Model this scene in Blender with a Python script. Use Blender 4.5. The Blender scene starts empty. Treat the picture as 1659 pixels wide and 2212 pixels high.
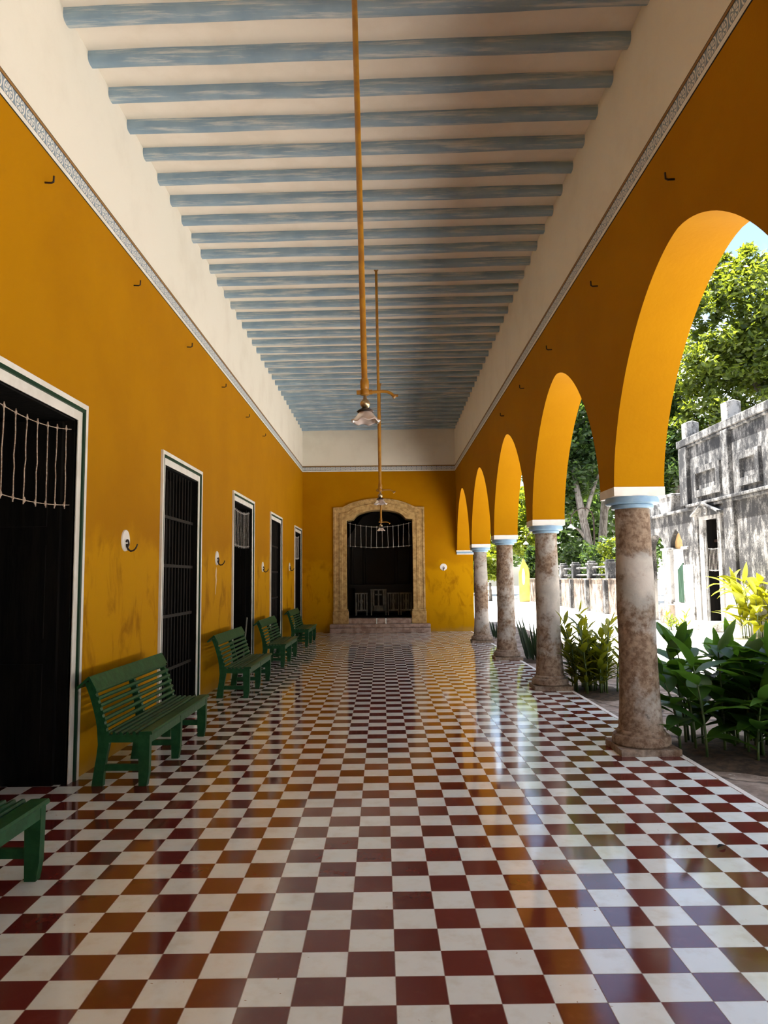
import bpy, bmesh, math, random
import numpy as np
from mathutils import Vector, Matrix, Quaternion

random.seed(7)
RNG = np.random.default_rng(11)
SC = bpy.context.scene
COL = SC.collection
PI = math.pi

# ------------------------------------------------------------------ camera
cam_d = bpy.data.cameras.new('camera')
cam = bpy.data.objects.new('camera', cam_d)
COL.objects.link(cam)
SC.camera = cam
cam_d.sensor_fit = 'VERTICAL'
cam_d.sensor_height = 36.0
cam_d.lens = 36.0 * 1573.06 / 2212.0
cam_d.clip_start = 0.05
cam_d.clip_end = 500.0
PITCH, ROLL, YAW = 0.0906, -0.0098, -0.0034
_f = Vector((math.sin(YAW) * math.cos(PITCH), math.cos(YAW) * math.cos(PITCH), math.sin(PITCH)))
_r0 = Vector((math.cos(YAW), -math.sin(YAW), 0.0))
_u0 = _r0.cross(_f)
_r = math.cos(ROLL) * _r0 + math.sin(ROLL) * _u0
_u = -math.sin(ROLL) * _r0 + math.cos(ROLL) * _u0
_m = Matrix((_r, _u, -_f)).transposed().to_4x4()
_m.translation = Vector((0.0, -2.9056, 1.6069))
cam.matrix_world = _m

# ------------------------------------------------------------------ light
SUN_TO = Vector((-0.24, 0.10, 0.96)).normalized()      # towards the sun
sun_d = bpy.data.lights.new('sun', 'SUN')
sun_d.energy = 6.0
sun_d.angle = math.radians(0.6)
sun_d.color = (1.0, 0.975, 0.93)
sun = bpy.data.objects.new('sun', sun_d)
COL.objects.link(sun)
sun.rotation_mode = 'QUATERNION'
sun.rotation_quaternion = (-SUN_TO).to_track_quat('-Z', 'Y')
sun.location = (0, 0, 40)

SC.view_settings.view_transform = 'Standard'
SC.view_settings.look = 'None'
SC.view_settings.gamma = 1.0
SC.view_settings.use_curve_mapping = False
SC.view_settings.exposure = 2.90
SC.cycles.max_bounces = 12
SC.cycles.diffuse_bounces = 6
SC.cycles.glossy_bounces = 5
SC.cycles.transparent_max_bounces = 12

w = bpy.data.worlds.new('sky')
SC.world = w
w.use_nodes = True
wn, wl = w.node_tree.nodes, w.node_tree.links
wn.clear()
wo = wn.new('ShaderNodeOutputWorld')
wb = wn.new('ShaderNodeBackground')
sky = wn.new('ShaderNodeTexSky')
sky.sky_type = 'NISHITA'
sky.sun_disc = False
sky.sun_elevation = math.asin(SUN_TO.z)
sky.sun_rotation = math.atan2(SUN_TO.x, SUN_TO.y)
sky.air_density = 1.0
sky.dust_density = 1.5
cl_n = wn.new('ShaderNodeTexNoise')
cl_n.inputs['Scale'].default_value = 3.2
cl_n.inputs['Detail'].default_value = 8.0
cl_t = wn.new('ShaderNodeTexCoord')
wl.new(cl_t.outputs['Generated'], cl_n.inputs['Vector'])
cl_r = wn.new('ShaderNodeValToRGB')
cl_r.color_ramp.elements[0].position = 0.48
cl_r.color_ramp.elements[1].position = 0.66
wl.new(cl_n.outputs['Fac'], cl_r.inputs['Fac'])
cl_m = wn.new('ShaderNodeMix')
cl_m.data_type = 'RGBA'
wl.new(cl_r.outputs['Color'], cl_m.inputs[0])
wl.new(sky.outputs['Color'], cl_m.inputs[6])
cl_m.inputs[7].default_value = (9.0, 9.4, 10.0, 1.0)
wl.new(cl_m.outputs[2], wb.inputs['Color'])
wb.inputs['Strength'].default_value = 0.055
wl.new(wb.outputs['Background'], wo.inputs['Surface'])

# ------------------------------------------------------------------ dimensions (metres)
XL, XR, XO = -2.5585, 2.1115, 2.574        # left wall, arcade inner face, arcade outer face
YB, YS = 19.174, -7.4                      # end wall, wall behind the viewer
ZC0, ZC1 = 4.865, 5.04                     # painted border
ZCEIL, ZBEAM = 6.205, 6.11
PY0, PT, PW = 4.022, 3.797, 0.446          # arcade piers
ZS = 2.424
GZ = -0.06                                 # courtyard level
TH, TX = 0.0076, -0.181                    # tile grid: rotation and offset


# ------------------------------------------------------------------ materials
class NT:
    """small helper around a material's node tree"""
    def __init__(self, name):
        self.m = bpy.data.materials.new(name)
        self.m.use_nodes = True
        self.n, self.l = self.m.node_tree.nodes, self.m.node_tree.links
        self.n.clear()
        self.out = self.n.new('ShaderNodeOutputMaterial')
        self.b = self.n.new('ShaderNodeBsdfPrincipled')
        self.l.new(self.b.outputs[0], self.out.inputs[0])
        self.tc = None

    def set(self, sock, v):
        if hasattr(v, 'is_output') or isinstance(v, bpy.types.NodeSocket):
            self.l.new(v, sock)
        else:
            sock.default_value = v

    def obj(self):
        if self.tc is None:
            self.tc = self.n.new('ShaderNodeTexCoord')
        return self.tc.outputs['Object']

    def sc(self, v, s):
        n = self.n.new('ShaderNodeVectorMath')
        n.operation = 'MULTIPLY'
        self.set(n.inputs[0], v)
        n.inputs[1].default_value = s
        return n.outputs[0]

    def noise(self, scale, detail=4.0, rough=0.55, vec=None, out='Fac', dist=0.0):
        n = self.n.new('ShaderNodeTexNoise')
        n.inputs['Scale'].default_value = scale
        n.inputs['Detail'].default_value = detail
        n.inputs['Roughness'].default_value = rough
        n.inputs['Distortion'].default_value = dist
        self.l.new(vec if vec is not None else self.obj(), n.inputs['Vector'])
        return n.outputs[out]

    def ramp(self, fac, a, b):
        n = self.n.new('ShaderNodeMapRange')
        n.interpolation_type = 'SMOOTHSTEP'
        self.set(n.inputs['Value'], fac)
        n.inputs['From Min'].default_value = a
        n.inputs['From Max'].default_value = b
        return n.outputs['Result']

    def math(self, op, a, b=0.0, c=0.0):
        n = self.n.new('ShaderNodeMath')
        n.operation = op
        self.set(n.inputs[0], a)
        self.set(n.inputs[1], b)
        self.set(n.inputs[2], c)
        return n.outputs[0]

    def mix(self, fac, a, b):
        n = self.n.new('ShaderNodeMix')
        n.data_type = 'RGBA'
        self.set(n.inputs[0], fac)
        for i, c in ((6, a), (7, b)):
            if isinstance(c, tuple):
                c = (c[0], c[1], c[2], 1.0)
            self.set(n.inputs[i], c)
        return n.outputs[2]

    def xyz(self, v):
        n = self.n.new('ShaderNodeSeparateXYZ')
        self.l.new(v, n.inputs[0])
        return n.outputs

    def bump(self, h, strength=0.2, dist=0.01):
        n = self.n.new('ShaderNodeBump')
        n.inputs['Strength'].default_value = strength
        n.inputs['Distance'].default_value = dist
        self.l.new(h, n.inputs['Height'])
        self.l.new(n.outputs[0], self.b.inputs['Normal'])

    def col(self, c):
        if isinstance(c, tuple):
            c = (c[0], c[1], c[2], 1.0)
        self.set(self.b.inputs['Base Color'], c)

    def rough(self, v):
        self.set(self.b.inputs['Roughness'], v)


def simple(name, c, rough=0.6, metal=0.0, c2=None, scale=8.0, bump=0.0, lo=0.4, hi=0.62, stretch=None, spec=None):
    t = NT(name)
    t.rough(rough)
    t.b.inputs['Metallic'].default_value = metal
    if spec is not None:
        t.b.inputs['Specular IOR Level'].default_value = spec
    if c2 is None and not bump:
        t.col(c)
        return t.m
    vec = t.sc(t.obj(), stretch) if stretch else None
    nz = t.noise(scale, 6.0, 0.6, vec)
    t.col(t.mix(t.ramp(nz, lo, hi), c, c2 or c))
    if bump:
        t.bump(nz, bump, 0.02)
    return t.m


def paint_wall():
    """ochre limewash below the border, cream above, old stains on the lower wall"""
    t = NT('ochre_and_cream_limewash')
    p = t.obj()
    z = t.xyz(p)[2]
    big = t.noise(0.8, 5.0, 0.6)
    mid = t.noise(5.0, 6.0, 0.65)
    ochre = t.mix(t.ramp(big, 0.35, 0.65), (0.355, 0.152, 0.0), (0.385, 0.170, 0.0))
    edge = t.math('ADD', z, t.math('MULTIPLY', t.noise(2.2, 5.0, 0.6), 0.9))
    low = t.math('SUBTRACT', 1.0, t.ramp(edge, 2.25, 2.6))
    streak = t.noise(3.4, 7.0, 0.62, t.sc(p, (1.0, 1.0, 0.55)), dist=0.6)
    pat = t.math('MULTIPLY', t.ramp(streak, 0.49, 0.70), low)
    c = t.mix(t.math('MULTIPLY', pat, 0.72), t.mix(low, ochre, (0.475, 0.228, 0.0)), (0.235, 0.090, 0.0))  # lower ochre lightened to stand in for light bounced off the courtyard
    pat2 = t.math('MULTIPLY', t.ramp(t.noise(7.0, 6.0, 0.6, t.sc(p, (1, 1, 0.5))), 0.62, 0.75), low)
    c = t.mix(t.math('MULTIPLY', pat2, 0.5), c, (0.42, 0.215, 0.006))
    dado = t.math('SUBTRACT', 1.0, t.ramp(t.math('ADD', z, t.math('MULTIPLY', mid, 0.12)), 0.80, 0.84))
    c = t.mix(t.math('MULTIPLY', dado, 0.5), c, (0.47, 0.232, 0.001))
    foot = t.math('SUBTRACT', 1.0, t.ramp(t.math('ADD', z, t.math('MULTIPLY', mid, 0.3)), 0.12, 0.32))
    c = t.mix(t.math('MULTIPLY', foot, 0.4), c, (0.36, 0.25, 0.10))
    cream = t.mix(t.ramp(t.noise(1.3, 6.0, 0.6), 0.45, 0.7), (0.72, 0.685, 0.60), (0.67, 0.63, 0.545))
    crack = t.ramp(t.noise(6.0, 8.0, 0.75, t.sc(p, (1, 1, 0.4)), dist=1.5), 0.68, 0.74)
    cream = t.mix(t.math('MULTIPLY', crack, 0.35), cream, (0.45, 0.38, 0.28))
    t.col(t.mix(t.ramp(z, 4.93, 4.94), c, cream))
    t.rough(0.75)
    t.b.inputs['Specular IOR Level'].default_value = 0.06
    t.bump(t.math('ADD', mid, t.noise(26.0, 3.0)), 0.12, 0.012)
    return t.m


def tile_floor():
    t = NT('red_and_white_cement_tiles')
    s = t.xyz(t.obj())
    c, sn = math.cos(TH), math.sin(TH)
    x0 = t.math('SUBTRACT', s[0], TX)
    u = t.math('DIVIDE', t.math('ADD', t.math('MULTIPLY', x0, c), t.math('MULTIPLY', s[1], sn)), 0.2)
    v = t.math('DIVIDE', t.math('SUBTRACT', t.math('MULTIPLY', s[1], c), t.math('MULTIPLY', x0, sn)), 0.2)
    fu, fv = t.math('FLOOR', u), t.math('FLOOR', v)
    par = t.math('PINGPONG', t.math('ADD', fu, fv), 1.0)      # 0 white, 1 red
    cmb = t.n.new('ShaderNodeCombineXYZ')
    t.l.new(fu, cmb.inputs[0])
    t.l.new(fv, cmb.inputs[1])
    wn_ = t.n.new('ShaderNodeTexWhiteNoise')
    wn_.noise_dimensions = '3D'
    t.l.new(cmb.outputs[0], wn_.inputs['Vector'])
    rnd = wn_.outputs['Value']
    mott = t.noise(9.0, 6.0, 0.6)
    white = t.mix(rnd, (0.79, 0.86, 0.825), (0.84, 0.905, 0.875))
    white = t.mix(t.math('MULTIPLY', t.ramp(mott, 0.45, 0.75), 0.55), white, (0.64, 0.64, 0.54))
    dots = t.ramp(t.noise(38.0, 2.0, 0.5), 0.70, 0.74)
    dots = t.math('MULTIPLY', dots, t.ramp(t.noise(2.1, 2.0), 0.52, 0.62))
    white = t.mix(dots, white, (0.34, 0.24, 0.13))
    red = t.mix(rnd, (0.115, 0.020, 0.016), (0.155, 0.030, 0.024))
    red = t.mix(t.math('MULTIPLY', t.ramp(mott, 0.5, 0.8), 0.4), red, (0.22, 0.06, 0.045))
    colr = t.mix(par, white, red)
    # joints
    eu = t.math('SUBTRACT', 0.5, t.math('ABSOLUTE', t.math('SUBTRACT', t.math('FRACT', u), 0.5)))
    ev = t.math('SUBTRACT', 0.5, t.math('ABSOLUTE', t.math('SUBTRACT', t.math('FRACT', v), 0.5)))
    e = t.math('MINIMUM', eu, ev)
    e = t.math('ADD', e, t.math('MULTIPLY', t.math('SUBTRACT', t.noise(30.0, 3.0), 0.5), 0.012))
    j = t.math('SUBTRACT', 1.0, t.ramp(e, 0.004, 0.012))
    colr = t.mix(t.math('MULTIPLY', j, 0.8), colr, (0.24, 0.16, 0.12))
    t.col(colr)
    worn = t.ramp(t.noise(1.7, 5.0, 0.6), 0.4, 0.7)
    r = t.math('ADD', 0.07, t.math('MULTIPLY', worn, 0.07))
    t.rough(t.math('ADD', r, t.math('MULTIPLY', j, 0.4)))
    t.b.inputs['IOR'].default_value = 1.5
    t.b.inputs['Specular IOR Level'].default_value = 0.45
    h = t.math('ADD', t.math('MULTIPLY', t.math('SUBTRACT', 1.0, j), 0.35), t.math('MULTIPLY', t.noise(2.6, 2.0), 0.5))
    h = t.math('ADD', h, t.math('MULTIPLY', rnd, 0.12))
    t.bump(h, 0.07, 0.02)
    return t.m


def column_stone():
    t = NT('weathered_plastered_stone')
    oi = t.n.new('ShaderNodeObjectInfo')
    ad = t.n.new('ShaderNodeVectorMath')
    ad.operation = 'ADD'
    cm = t.n.new('ShaderNodeCombineXYZ')
    for q in range(2):
        t.l.new(t.math('MULTIPLY', oi.outputs['Random'], 31.0 + 17 * q), cm.inputs[q])
    t.l.new(t.obj(), ad.inputs[0])
    t.l.new(cm.outputs[0], ad.inputs[1])
    p = ad.outputs[0]
    a = t.noise(1.5, 5.0, 0.6, p)
    b = t.noise(17.0, 7.0, 0.72, p)
    pl = t.mix(t.ramp(t.noise(3.5, 5.0, 0.6, p), 0.35, 0.65), (0.43, 0.385, 0.34), (0.30, 0.28, 0.25))
    br = t.mix(t.ramp(b, 0.36, 0.64), (0.125, 0.076, 0.046), (0.28, 0.205, 0.145))
    z = t.xyz(t.obj())[2]
    k = t.ramp(t.math('ADD', a, t.math('MULTIPLY', t.math('SUBTRACT', b, 0.5), 0.20)), 0.44, 0.56)
    c = t.mix(k, br, pl)
    c = t.mix(t.math('MULTIPLY', t.math('SUBTRACT', 1.0, t.ramp(t.math('ADD', z, t.math('MULTIPLY', a, 0.3)), 0.35, 0.60)), 0.8), c, br)
    blk = t.math('MULTIPLY', t.ramp(t.noise(4.0, 9.0, 0.78, p), 0.60, 0.68), t.math('SUBTRACT', 1.0, t.ramp(z, 0.5, 1.6)))
    c = t.mix(t.math('MULTIPLY', blk, 0.85), c, (0.045, 0.032, 0.024))
    t.col(c)
    t.rough(0.88)
    t.b.inputs['Specular IOR Level'].default_value = 0.25
    t.bump(t.math('ADD', b, t.math('MULTIPLY', k, 0.8)), 0.6, 0.014)
    return t.m


def mouldy_stucco(name, clean, dark, lo, hi, zfade=None, scale=3.0):
    t = NT(name)
    p = t.obj()
    n1 = t.noise(scale, 9.0, 0.75, t.sc(p, (1.0, 1.0, 0.45)))
    n2 = t.noise(0.8, 3.0, 0.5)
    n3 = t.noise(24.0, 4.0, 0.7)
    f = t.math('ADD', n1, t.math('MULTIPLY', t.math('SUBTRACT', n2, 0.5), 0.35))
    f = t.math('ADD', f, t.math('MULTIPLY', t.math('SUBTRACT', n3, 0.5), 0.30))
    if zfade:
        z = t.xyz(p)[2]
        f = t.math('ADD', f, t.math('MULTIPLY', t.math('SUBTRACT', 1.0, t.ramp(z, zfade[0], zfade[1])), 0.22))
    t.col(t.mix(t.ramp(f, lo, hi), dark, clean))
    t.rough(0.9)
    t.b.inputs['Specular IOR Level'].default_value = 0.2
    t.bump(t.noise(20.0, 5.0, 0.7), 0.4, 0.02)
    return t.m


def leaf_mat(name, c1, c2, trans=0.45, tc=None, rough=0.45):
    t = NT(name)
    g = t.n.new('ShaderNodeNewGeometry')
    r = g.outputs['Random Per Island']
    c = t.mix(r, c1, c2)
    t.col(c)
    t.rough(rough)
    t.b.inputs['Specular IOR Level'].default_value = 0.4
    tr = t.n.new('ShaderNodeBsdfTranslucent')
    tcol = tc or tuple(min(1.0, x * 1.9 + 0.01) for x in c2)
    t.set(tr.inputs['Color'], (tcol[0], tcol[1], tcol[2], 1.0))
    ms = t.n.new('ShaderNodeMixShader')
    ms.inputs[0].default_value = trans
    t.l.new(t.b.outputs[0], ms.inputs[1])
    t.l.new(tr.outputs[0], ms.inputs[2])
    t.l.new(ms.outputs[0], t.out.inputs[0])
    return t.m


def border_band(axis):
    """grey-blue band with a repeating white rosette"""
    t = NT('floral_border_' + 'xy'[axis])
    s = t.xyz(t.obj())
    u = t.math('DIVIDE', s[axis], 0.155)
    fu = t.math('SUBTRACT', t.math('FRACT', u), 0.5)
    v = t.math('DIVIDE', t.math('SUBTRACT', s[2], 4.957), 0.112)
    x = t.math('MULTIPLY', fu, 1.35)
    r = t.math('SQRT', t.math('ADD', t.math('MULTIPLY', x, x), t.math('MULTIPLY', v, v)))
    a = t.math('ARCTAN2', v, x)
    pet = t.math('SINE', t.math('MULTIPLY', a, 9.0))
    m = t.math('MULTIPLY', t.math('GREATER_THAN', pet, -0.25), t.math('LESS_THAN', r, 0.42))
    m = t.math('MULTIPLY', m, t.math('GREATER_THAN', r, 0.12))
    m2 = t.math('LESS_THAN', t.math('ABSOLUTE', t.math('SUBTRACT', r, 0.56)), 0.05)
    m = t.math('MAXIMUM', m, t.math('MULTIPLY', m2, t.math('GREATER_THAN', t.math('ABSOLUTE', fu), 0.2)))
    t.col(t.mix(m, (0.20, 0.26, 0.32), (0.70, 0.68, 0.63)))
    t.rough(0.7)
    return t.m


def beam_paint():
    t = NT('worn_blue_beam_paint')
    oi = t.n.new('ShaderNodeObjectInfo')
    off = t.n.new('ShaderNodeVectorMath')
    off.operation = 'ADD'
    sc = t.sc(t.obj(), (0.55, 6.0, 9.0))
    cmb = t.n.new('ShaderNodeCombineXYZ')
    t.l.new(t.math('MULTIPLY', oi.outputs['Random'], 40.0), cmb.inputs[0])
    t.l.new(sc, off.inputs[0])
    t.l.new(cmb.outputs[0], off.inputs[1])
    n = t.noise(2.6, 8.0, 0.68, off.outputs[0])
    f = t.ramp(n, 0.47, 0.68)
    base = t.mix(t.ramp(t.noise(3.0, 3.0), 0.3, 0.7), (0.20, 0.30, 0.395), (0.265, 0.37, 0.455))
    t.col(t.mix(t.math('MULTIPLY', f, 0.75), base, (0.66, 0.66, 0.60)))
    t.rough(0.6)
    t.bump(n, 0.3, 0.01)
    return t.m


M = {}
M['wall'] = paint_wall()
M['tile'] = tile_floor()
M['column'] = column_stone()
M['ceiling'] = simple('pinkish_cream_plaster', (0.80, 0.735, 0.64), 0.85, c2=(0.75, 0.68, 0.58), scale=2.0, bump=0.12)
M['beam'] = beam_paint()
M['band_y'] = border_band(1)
M['band_x'] = border_band(0)
M['white'] = simple('white_paint', (0.74, 0.72, 0.67), 0.55, c2=(0.66, 0.63, 0.57), scale=5.0, bump=0.08)
M['brown'] = simple('brown_border_paint', (0.26, 0.13, 0.03), 0.7)
M['black'] = simple('dark_outline_paint', (0.02, 0.018, 0.015), 0.7)
M['blue'] = simple('blue_capital_paint', (0.20, 0.33, 0.47), 0.5, c2=(0.25, 0.38, 0.50), scale=12.0, bump=0.15)
M['green'] = simple('green_gloss_paint', (0.010, 0.066, 0.022), 0.42, c2=(0.018, 0.094, 0.034), scale=16.0, bump=0.12, spec=0.28)
M['greenline'] = simple('green_trim_paint', (0.006, 0.034, 0.014), 0.5, spec=0.2)
M['darkwood'] = simple('shade_dark_timber', (0.0022, 0.0018, 0.0015), 0.75, c2=(0.006, 0.0045, 0.0032), scale=3.0, stretch=(6, 6, 0.6), bump=0.3, spec=0.12)  # timber taken near black to paint in the darkness of the doorways
M['iron'] = simple('black_iron', (0.018, 0.014, 0.012), 0.5, 0.4, c2=(0.05, 0.022, 0.012), scale=20.0)
M['bar'] = simple('turned_dark_bars', (0.010, 0.008, 0.006), 0.6, c2=(0.014, 0.010, 0.007), scale=20.0, spec=0.12)
M['roomdark'] = simple('shade_black_plaster', (0.007, 0.006, 0.0055), 0.9, c2=(0.005, 0.0045, 0.004), scale=2.0, spec=0.1)  # near-black tone stands in for the lack of light in the rooms
M['rope'] = simple('twisted_cord', (0.50, 0.40, 0.32), 0.85, c2=(0.30, 0.20, 0.14), scale=60.0, bump=0.4)
M['whiterope'] = simple('pale_cord', (0.45, 0.43, 0.40), 0.85, c2=(0.30, 0.27, 0.24), scale=60.0, bump=0.4)
M['rod'] = simple('ochre_painted_pipe', (0.36, 0.17, 0.012), 0.38, c2=(0.27, 0.115, 0.010), scale=6.0)
M['brass'] = simple('old_brass', (0.52, 0.42, 0.26), 0.3, 0.85, c2=(0.30, 0.22, 0.12), scale=30.0)
M['enamel'] = simple('white_enamel', (0.82, 0.80, 0.76), 0.3)
M['stone'] = simple('carved_limestone', (0.50, 0.335, 0.135), 0.85, c2=(0.30, 0.18, 0.06), scale=10.0, bump=0.4, lo=0.36, hi=0.68)
M['stonestep'] = simple('pinkish_worn_limestone', (0.42, 0.31, 0.25), 0.6, c2=(0.26, 0.17, 0.13), scale=7.0, bump=0.4)
M['ground'] = simple('sunlit_limestone_paving', (0.76, 0.73, 0.685), 0.9, c2=(0.58, 0.53, 0.47), scale=0.9, bump=0.35, lo=0.42, hi=0.66)


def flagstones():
    t = NT('rough_brown_shade_flagstones')
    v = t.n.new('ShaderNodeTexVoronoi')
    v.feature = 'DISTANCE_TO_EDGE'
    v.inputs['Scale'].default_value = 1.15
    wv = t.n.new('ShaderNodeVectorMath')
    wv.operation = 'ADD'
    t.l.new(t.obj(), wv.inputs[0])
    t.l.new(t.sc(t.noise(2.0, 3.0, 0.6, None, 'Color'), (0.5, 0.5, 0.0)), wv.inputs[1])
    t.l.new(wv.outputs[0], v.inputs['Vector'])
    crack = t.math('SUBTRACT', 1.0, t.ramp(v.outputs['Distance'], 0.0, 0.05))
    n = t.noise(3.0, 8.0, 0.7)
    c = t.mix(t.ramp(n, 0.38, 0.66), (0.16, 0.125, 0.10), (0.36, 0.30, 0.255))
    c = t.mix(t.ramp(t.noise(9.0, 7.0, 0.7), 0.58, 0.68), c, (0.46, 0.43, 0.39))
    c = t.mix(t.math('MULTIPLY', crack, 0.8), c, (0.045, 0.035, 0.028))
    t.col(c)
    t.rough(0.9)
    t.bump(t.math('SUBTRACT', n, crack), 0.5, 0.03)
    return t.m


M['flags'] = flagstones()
M['soil'] = simple('dark_garden_soil', (0.030, 0.020, 0.013), 0.95, c2=(0.075, 0.05, 0.03), scale=14.0, bump=0.7)
M['stucco'] = mouldy_stucco('mould_stained_stucco', (0.30, 0.285, 0.265), (0.028, 0.027, 0.027), 0.44, 0.72, (0.6, 1.9))
M['stucco_up'] = mouldy_stucco('mould_stained_parapet', (0.27, 0.26, 0.245), (0.026, 0.026, 0.027), 0.42, 0.72)
M['stucco_white'] = mouldy_stucco('whitewashed_stucco', (0.33, 0.32, 0.305), (0.06, 0.056, 0.052), 0.34, 0.56)
M['rubble'] = mouldy_stucco('old_rubble_wall', (0.27, 0.215, 0.17), (0.030, 0.020, 0.014), 0.38, 0.66, scale=2.2)
M['yellowboard'] = simple('faded_yellow_board', (0.42, 0.34, 0.07), 0.6, c2=(0.33, 0.25, 0.04), scale=1.2)
M['bark'] = simple('grey_bark', (0.17, 0.15, 0.13), 0.9, c2=(0.07, 0.055, 0.045), scale=4.0, bump=0.6, stretch=(3, 3, 0.7))
M['stem'] = simple('green_stem', (0.035, 0.070, 0.015), 0.5, c2=(0.06, 0.09, 0.022), scale=10.0)
M['l_canna'] = leaf_mat('canna_leaf', (0.018, 0.060, 0.012), (0.046, 0.122, 0.020), 0.34, (0.11, 0.26, 0.014))
M['l_ginger'] = leaf_mat('ginger_leaf', (0.026, 0.056, 0.007), (0.125, 0.145, 0.010), 0.40, (0.30, 0.31, 0.008))
M['l_sword'] = leaf_mat('sword_leaf', (0.008, 0.022, 0.009), (0.020, 0.044, 0.014), 0.10)
M['l_yellow'] = leaf_mat('yellow_leaf', (0.17, 0.19, 0.006), (0.27, 0.26, 0.010), 0.4, (0.34, 0.33, 0.008))
M['l_tree'] = leaf_mat('tree_leaf', (0.010, 0.028, 0.008), (0.035, 0.065, 0.014), 0.40, (0.09, 0.15, 0.015))
M['l_tree2'] = leaf_mat('bright_tree_leaf', (0.022, 0.045, 0.008), (0.08, 0.11, 0.012), 0.45, (0.21, 0.25, 0.012))
M['l_lime'] = leaf_mat('lime_bush_leaf', (0.05, 0.09, 0.006), (0.13, 0.16, 0.010), 0.45, (0.24, 0.28, 0.010))
M['chairwood'] = simple('pale_painted_wood', (0.30, 0.28, 0.23), 0.6, c2=(0.22, 0.20, 0.16), scale=8.0)
M['altar'] = simple('altar_stone', (0.10, 0.085, 0.07), 0.7)


def glass_shade():
    t = NT('frosted_lamp_glass')
    t.col((0.62, 0.52, 0.47))
    t.rough(0.18)
    t.b.inputs['Transmission Weight'].default_value = 0.35
    t.b.inputs['IOR'].default_value = 1.3
    t.b.inputs['Specular IOR Level'].default_value = 0.8
    return t.m


M['glass'] = glass_shade()


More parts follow.
